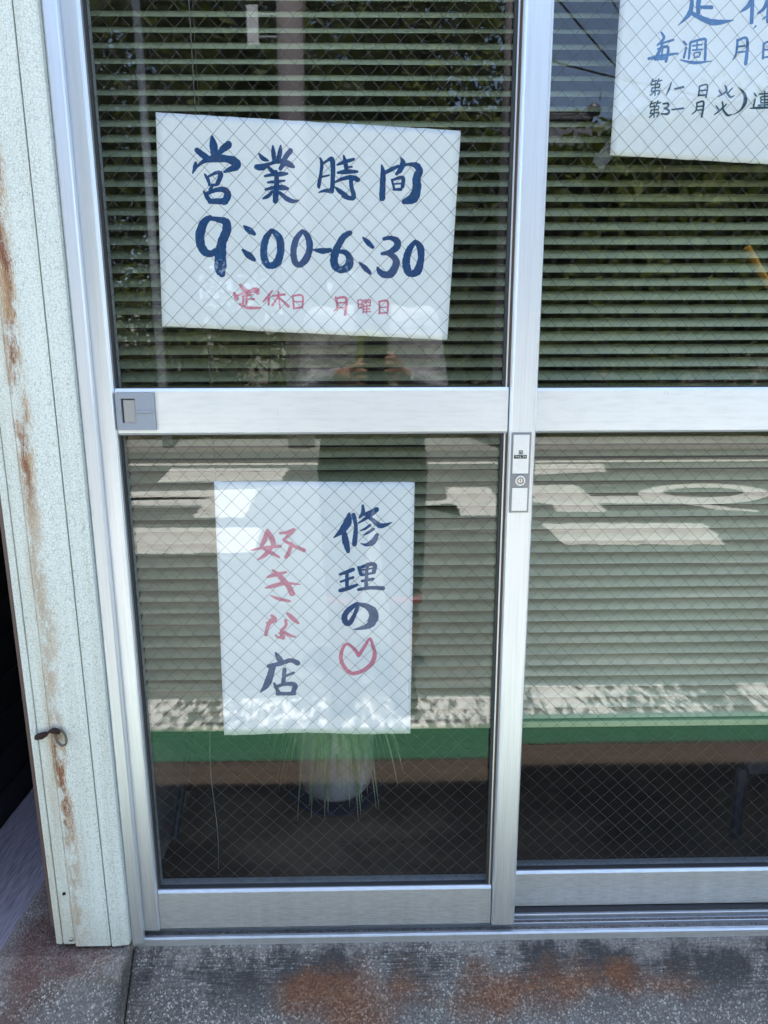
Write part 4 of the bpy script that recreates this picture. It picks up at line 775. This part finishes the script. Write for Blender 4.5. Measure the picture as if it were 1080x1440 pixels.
def tree(label, x, y, h, r, n, seed, mat, group='trees across the road'):
    q = random.Random(seed); t = thing('broadleaf_tree', label, 'tree', (x, y, 0), group)
    bm = bmesh.new(); lean = q.uniform(-0.3, 0.3)
    top = Vector((x+lean, y+q.uniform(-0.2, 0.2), h*0.8))
    tube(bm, [(x, y, -0.05), (x+lean*0.2, y, h*0.15), (x+lean*0.5, y, h*0.45), top], [h*0.032, h*0.022, h*0.016, h*0.005], 9)
    for k in range(7):
        z0 = h*q.uniform(0.22, 0.6); az = q.uniform(0, 2*PI); L = r*q.uniform(0.5, 0.9); b = Vector((x+lean*z0/h, y, z0))
        e = b + Vector((math.cos(az)*L, math.sin(az)*L, L*q.uniform(0.4, 0.9)))
        tube(bm, [b, (b+e)/2 + Vector((0, 0, L*0.08)), e], [h*0.011, h*0.007, h*0.002], 6)
    finish('trunk', bm, 'bark', t, smooth=True)
    me = leaf_cloud((x+lean*0.6, y, h*0.60), (r, r*0.9, h*0.42), n, 0.12, seed, 0.3); link('crown', me, mat, t)
    return t
TREES = [(-9.5, -12.5, 9.5, 3.0, 6500, 'leaf_deep', 'dark tree farthest left of the row across the road'), (-6.2, -11.5, 9.0, 2.6, 8000, 'leaf_fresh', 'fresh green tree behind the thin grey pole across the road'),
         (-3.4, -12.4, 10.5, 2.9, 9500, 'leaf_deep', 'tall dark tree between the thin grey pole and the concrete pole'), (-0.9, -11.6, 9.4, 2.4, 9500, 'leaf_deep', 'dark tree right behind the concrete utility pole with white plate'),
         (0.9, -12.6, 9.6, 1.9, 9000, 'leaf_fresh', 'fresh green tree left of the tiled house'), (2.6, -11.2, 4.7, 1.8, 9000, 'leaf_deep', 'low dark tree in front of the tiled roof'),
         (4.9, -11.4, 5.0, 2.1, 11000, 'leaf_fresh', 'low bright green tree before the house wall'), (7.6, -11.8, 6.2, 2.4, 9000, 'leaf_deep', 'dark rounded tree right of the tiled house'),
         (-1.9, -17.5, 14.0, 3.6, 8000, 'leaf_deep', 'tallest tree standing behind the row near the utility pole'), (-7.0, -17.5, 13.0, 4.0, 8000, 'leaf_deep', 'broad dark tree standing in the back row at the left'), (-12.5, -16.5, 12.0, 4.0, 7000, 'leaf_deep', 'dark tree at the far left of the back row'), (10.5, -15.0, 7.0, 3.0, 7000, 'leaf_deep', 'dark tree at the far right behind the hedge'), (6.4, -13.6, 5.6, 2.4, 9000, 'leaf_deep', 'dense dark tree behind the low bright tree beside the house')]
for i, (x, y, h, r, n, m, lab) in enumerate(TREES): tree(lab, x, y, h, r, n, 11+i, m)
def hedge(label, x0, x1, y, h, seed, mat):
    t = thing('clipped_hedge', label, 'hedge', ((x0+x1)/2, y, 0.13), 'hedges along the far footway')
    me = leaf_cloud(((x0+x1)/2, y, h*0.5+0.1), ((x1-x0)/2, 0.5, h*0.52), 9000, 0.075, seed, 0.1); link('foliage', me, mat, t)
    bm = bmesh.new(); q = random.Random(seed); xx = x0+0.2
    while xx < x1:
        tube(bm, [(xx, y, -0.05), (xx+q.uniform(-.1, .1), y+q.uniform(-.1, .1), h*0.5), (xx+q.uniform(-.2, .2), y+q.uniform(-.2, .2), h*0.9)], [0.03, 0.02, 0.008], 6); xx += 0.45
    finish('stem', bm, 'bark', t)
for i, (x0, x1, h, m, lab) in enumerate(((-9.0, -5.1, 2.1, 'leaf_deep', 'dark hedge at the left end across the road'), (-5.0, -1.6, 2.4, 'leaf_fresh', 'green hedge left of the concrete utility pole'), (-1.5, 1.7, 2.3, 'leaf_deep', 'dark hedge between the two utility poles'), (1.8, 5.2, 2.5, 'leaf_fresh', 'bright hedge right of the second utility pole'), (5.3, 9.5, 2.2, 'leaf_deep', 'dark hedge behind the yellow guy wire guard'))):
    hedge(lab, x0, x1, -9.75, h, 41+i, m)

def utility_pole(label, x, y, h):
    t = thing('utility_pole', label, 'pole', (x, y, 0), 'concrete utility poles')
    bm = bmesh.new(); tube(bm, [(x, y, -0.2), (x, y, h*0.5), (x, y, h)], [0.185, 0.165, 0.13], 20); finish('shaft', bm, 'pole_concrete', t, smooth=True)
    boxes('crossarm', 'galvanised', t, (x-0.75, x+0.75, y-0.21, y-0.14, h-0.55, h-0.47))
    for dx in (-0.65, 0, 0.65):
        bm = bmesh.new(); lathe(bm, (x+dx, y-0.175, h-0.468), [(0.02, 0), (0.05, 0.03), (0.03, 0.05), (0.05, 0.08), (0.02, 0.12)], 10); finish('insulator', bm, 'plate_white', t)
    return t
pole_a = utility_pole('thick concrete utility pole carrying a narrow white plate', -0.97, -8.25, 9.0)
pole_b = utility_pole('second concrete utility pole, guy wire running down to its right', 1.80, -8.25, 9.0)
bm = bmesh.new()
for zz in (5.12, 5.36): tube(bm, [(-1.10, -8.25, zz), (-1.47, -8.25, zz)], 0.012, 6)
finish('plate_bracket', bm, 'galvanised', pole_a)
boxes('pole_plate', 'plate_white', pole_a, (-1.48, -1.34, -8.235, -8.22, 5.02, 5.45), bevel=0.004)
lamp = thing('lamp_pole', 'thin grey galvanised lamp pole across the road', 'pole', (-2.80, -8.25, 0.13))
bm = bmesh.new(); tube(bm, [(-2.80, -8.25, 0.1), (-2.80, -8.25, 3), (-2.80, -8.25, 6.6), (-2.80, -7.95, 6.85), (-2.80, -7.55, 6.9)], [0.065, 0.055, 0.045, 0.035, 0.03], 12); finish('shaft', bm, 'galvanised', lamp, smooth=True)
boxes('lamp_head', 'galvanised', lamp, (-2.89, -2.71, -7.75, -7.2, 6.86, 6.96), bevel=0.03)
guy = thing('guy_wire', 'steel guy wire with slanting yellow and black guard across the road', 'wire', (6.75, -8.25, 0.13))
g0, g1 = Vector((6.75, -8.25, 0.10)), Vector((1.95, -8.25, 7.0)); gd = (g1-g0)
bm = bmesh.new(); tube(bm, [g0, g1], 0.008, 6); finish('cable', bm, 'cable_black', guy)
for k in range(6):
    a, b = g0 + gd*(0.035 + k*0.0575), g0 + gd*(0.035 + (k+1)*0.0575); bm = bmesh.new(); tube(bm, [a, b], 0.045 if k % 2 else 0.0452, 10); finish('guard_section', bm, 'guard_black' if k in (1, 3) else 'guard_yellow', guy)
def cable(label, pts, sag):
    a, b = Vector(pts[0]), Vector(pts[1]); bm = bmesh.new()
    tube(bm, [a.lerp(b, i/14) - Vector((0, 0, sag*4*(i/14)*(1-i/14))) for i in range(15)], 0.014, 6)
    tag(finish('power_cable', bm, 'cable_black'), label, 'cable', 'overhead cables')
cable('black cable dropping from the right utility pole to the tiled house', ((1.9, -8.2, 5.9), (6.5, -14.65, 6.1)), 0.05)
cable('lower black cable from the right utility pole past the roof ridge', ((1.9, -8.3, 5.0), (9.5, -11.5, 5.2)), 0.15)
cable('thick overhead cable strung between the two utility poles', ((-0.95, -8.42, 8.4), (1.8, -8.42, 8.3)), 0.12)

house = thing('tiled_house', 'house with dark tiled roof across the road behind low trees', 'house', (3.0, -17.5, 0))
boxes('wall', 'house_wall', house, (0.4, 5.2, -20.0, -15.6, -0.05, 5.5))
def roof_side(y_eave, y_ridge, z_eave, z_ridge):
    bm = bmesh.new(); n = 28; m = 72; x0, x1 = -0.1, 5.75; rows = []
    for j in range(n+1):
        t = j/n; row = []
        for i in range(m+1):
            u = i/m; z = z_eave + (z_ridge-z_eave)*t + 0.035*math.cos(u*m/3*2*PI) - 0.03*((t*14) % 1.0)
            row.append(bm.verts.new((x0 + (x1-x0)*u, y_eave + (y_ridge-y_eave)*t, z)))
        rows.append(row)
    for a, b in zip(rows, rows[1:]):
        for i in range(m): bm.faces.new((a[i], a[i+1], b[i+1], b[i]))
    return bm
rf = finish('roof', roof_side(-15.0, -17.8, 5.5, 7.25), 'roof_tile', house)
finish('roof', roof_side(-20.6, -17.8, 5.5, 7.25), 'roof_tile', house)
for k in range(3): boxes('ridge_course', 'roof_tile', rf, (-0.1, 5.6, -17.98+k*0.04, -17.62-k*0.04, 7.22+k*0.09, 7.305+k*0.09), bevel=0.02)
bm = bmesh.new(); lathe(bm, (5.62, -17.75, 7.35), [(0.05, 0), (0.17, 0.03), (0.21, 0.12), (0.15, 0.24), (0.05, 0.30)], 14); finish('ridge_end_tile', bm, 'roof_tile', rf, smooth=True)
for wx in (0.9, 2.4, 3.9):
    w = boxes('window', 'house_timber', house, (wx, wx+1.0, -15.60, -15.54, 3.4, 4.6)); boxes('pane', 'house_glass', w, (wx+0.06, wx+0.47, -15.539, -15.53, 3.46, 4.54), (wx+0.53, wx+0.94, -15.539, -15.53, 3.46, 4.54))

# ------------------------------------------------------------------ the person photographing the door, seen only as a reflection
def capsule(bm, a, b, ra, rb, flat=1.0, seg=12):
    a, b = Vector(a), Vector(b); d = b - a; L = d.length; d = d.normalized() if L > 1e-6 else Vector((0, 0, 1))
    pts = []; rad = []
    for t in (-90, -60, -30, 0): pts.append(a + d*ra*math.sin(R(t))); rad.append(max(ra*math.cos(R(t)), 0.001))
    for t in (0, 30, 60, 90): pts.append(b + d*rb*math.sin(R(t))); rad.append(max(rb*math.cos(R(t)), 0.001))
    if L < 1e-6: pts = pts[:4] + pts[5:]; rad = rad[:4] + rad[5:]
    tube(bm, pts, rad, seg)
def ellipsoid(bm, c, r, seg=18):
    rings = []
    for j in range(1, 10):
        t = PI*j/10; rings.append([bm.verts.new((c[0]+r[0]*math.sin(t)*math.cos(2*PI*k/seg), c[1]+r[1]*math.sin(t)*math.sin(2*PI*k/seg), c[2]+r[2]*math.cos(t))) for k in range(seg)])
    tp, bt = bm.verts.new((c[0], c[1], c[2]+r[2])), bm.verts.new((c[0], c[1], c[2]-r[2]))
    for a, b in zip(rings, rings[1:]):
        for k in range(seg): bm.faces.new((a[k], a[(k+1) % seg], b[(k+1) % seg], b[k]))
    for k in range(seg): bm.faces.new((tp, rings[0][(k+1) % seg], rings[0][k])); bm.faces.new((bt, rings[-1][k], rings[-1][(k+1) % seg]))
def fused(name, bm, mat, parent, voxel, smooth=4):
    o = finish(name, bm, mat, parent); md = o.modifiers.new('fuse', 'REMESH'); md.mode = 'VOXEL'; md.voxel_size = voxel; md.use_smooth_shade = True
    m2 = o.modifiers.new('relax', 'SMOOTH'); m2.iterations = smooth; m2.factor = 0.5; return o
py = -1.36
person = thing('person', 'person in open white jacket, cap and dark shorts, raising a phone', 'person', (0.0, py, 0.004))
HC = Vector((0.012, py+0.03, 1.575))           # head centre
PC = Vector((0.010, -1.049, 1.245))            # phone centre
arms = []
for s in (-1, 1): arms.append((Vector((0.175*s, py, 1.375)), Vector((0.215*s, py+0.03, 1.145)), Vector((0.085*s, py+0.235, 1.205))))
bm = bmesh.new()
ellipsoid(bm, HC, (0.073, 0.092, 0.108)); ellipsoid(bm, HC + Vector((0, 0.025, -0.055)), (0.054, 0.062, 0.058))
capsule(bm, HC + Vector((0, 0.092, 0.012)), HC + Vector((0, 0.107, -0.018)), 0.009, 0.014)
for s in (-1, 1):
    ellipsoid(bm, HC + Vector((0.074*s, 0.0, -0.005)), (0.010, 0.020, 0.032)); capsule(bm, HC + Vector((0.018*s, 0.085, 0.030)), HC + Vector((0.046*s, 0.078, 0.030)), 0.010, 0.009)
capsule(bm, (0.0, py-0.005, 1.40), HC + Vector((0, -0.01, -0.06)), 0.058, 0.053)
for s in (-1, 1):
    capsule(bm, (0.055*s, py, 1.34), (0.07*s, py, 0.98), 0.095, 0.088); capsule(bm, (0.04*s, py, 1.37), (0.155*s, py, 1.365), 0.06, 0.05)
    capsule(bm, (0.085*s, py, 0.94), (0.108*s, py+0.012, 0.48), 0.088, 0.056); capsule(bm, (0.108*s, py+0.012, 0.46), (0.108*s, py+0.005, 0.40), 0.058, 0.050); capsule(bm, (0.112*s, py-0.005, 0.37), (0.118*s, py-0.008, 0.29), 0.055, 0.058); capsule(bm, (0.118*s, py-0.008, 0.29), (0.105*s, py, 0.09), 0.058, 0.036)
    capsule(bm, (0.105*s, py-0.03, 0.045), (0.115*s, py+0.13, 0.035), 0.036, 0.03)
for s, (a, b, c) in zip((-1, 1), arms):
    capsule(bm, a, b, 0.050, 0.040); capsule(bm, b, c, 0.040, 0.026)
    # each hand holds one side of the phone: palm behind it, fingers round the edge, thumb along the back
    palm = PC + Vector((0.058*s, -0.030, -0.020 - 0.02*(s < 0)))
    capsule(bm, c, palm + Vector((0.010*s, -0.020, -0.010)), 0.026, 0.025)
    for t in (-0.021, -0.007, 0.007, 0.021): capsule(bm, palm + Vector((0.012*s, -0.014, t*0.8)), palm + Vector((0.002*s, 0.014, t)), 0.014, 0.0115)
    for t, L in ((-0.030, 0.80), (-0.011, 0.95), (0.009, 1.0), (0.028, 0.92)):
        k0 = palm + Vector((0.002*s, 0.016, t)); k1 = k0 + Vector((-0.004*s, 0.020*L, 0.002)); k2 = k1 + Vector((-0.016*s*L, 0.006, 0.001)); k3 = k2 + Vector((-0.012*s*L, -0.001, 0))
        capsule(bm, k0, k1, 0.0092, 0.0086); capsule(bm, k1, k2, 0.0086, 0.0078); capsule(bm, k2, k3, 0.0078, 0.0066)
    capsule(bm, palm + Vector((0.004*s, -0.012, 0.018)), palm + Vector((-0.012*s, 0.004, 0.040)), 0.0125, 0.0105); capsule(bm, palm + Vector((-0.012*s, 0.004, 0.040)), palm + Vector((-0.034*s, 0.010, 0.048)), 0.0105, 0.0085)
fused('body', bm, 'skin', person, 0.0055, 3)
for s in (-1, 1):
    bm = bmesh.new(); ellipsoid(bm, HC + Vector((0.031*s, 0.086, 0.010)), (0.0125, 0.006, 0.006), 10); finish('eye', bm, 'eye_white', person, smooth=True)
bm = bmesh.new(); ellipsoid(bm, HC + Vector((0, 0.084, -0.058)), (0.022, 0.007, 0.007), 12); finish('mouth', bm, 'lip', person, smooth=True)
bm = bmesh.new(); ellipsoid(bm, HC + Vector((0, -0.022, 0.008)), (0.081, 0.083, 0.105)); fused('hair', bm, 'hair', person, 0.008, 2)
bm = bmesh.new(); ellipsoid(bm, HC + Vector((0, -0.008, 0.055)), (0.086, 0.100, 0.075)); box(bm, -0.050, 0.075, HC.y+0.07, HC.y+0.165, HC.z+0.062, HC.z+0.074); fused('cap', bm, 'trousers_dark', person, 0.007, 3)
bm = bmesh.new()
for s in (-1, 1):
    capsule(bm, (0.062*s, py, 1.335), (0.080*s, py-0.01, 1.07), 0.108, 0.104); capsule(bm, (0.06*s, py, 1.36), (0.16*s, py, 1.365), 0.068, 0.060)
for a, b, c in arms:
    capsule(bm, a, b, 0.062, 0.052); capsule(bm, b, b.lerp(c, 0.80), 0.052, 0.038)
fused('jacket', bm, 'jacket_white', person, 0.010, 3)
bm = bmesh.new(); capsule(bm, (0, py+0.062, 1.31), (0, py+0.066, 1.04), 0.066, 0.074); fused('t_shirt', bm, 'shirt_green', person, 0.010, 3)
bm = bmesh.new()
for s in (-1, 1): capsule(bm, (0.075*s, py, 0.99), (0.092*s, py, 0.86), 0.108, 0.110); capsule(bm, (0.094*s, py, 0.88), (0.110*s, py+0.008, 0.46), 0.106, 0.076)
fused('shorts', bm, 'trousers_dark', person, 0.010, 3)
for s in (-1, 1):
    bm = bmesh.new(); tube(bm, [(0.112*s, py+0.008, 0.405), (0.112*s, py+0.008, 0.380)], 0.069, 18); finish('hem', bm, 'cuff_red', person, smooth=True)
    bm = bmesh.new(); capsule(bm, (0.105*s, py-0.045, 0.058), (0.116*s, py+0.16, 0.048), 0.050, 0.044); fused('shoe', bm, 'shoe_black', person, 0.008, 3)
phone = boxes('mobile_phone', 'phone_black', None, (PC.x-0.036, PC.x+0.036, PC.y-0.004, PC.y+0.004, PC.z-0.075, PC.z+0.075), bevel=0.003)
tag(phone, 'black mobile phone held up by the person with the cap', 'phone')
disc('lens', 'house_glass', phone, PC.x-0.018, PC.z+0.052, PC.y+0.0041, PC.y+0.0055, 0.006, 0.0005)
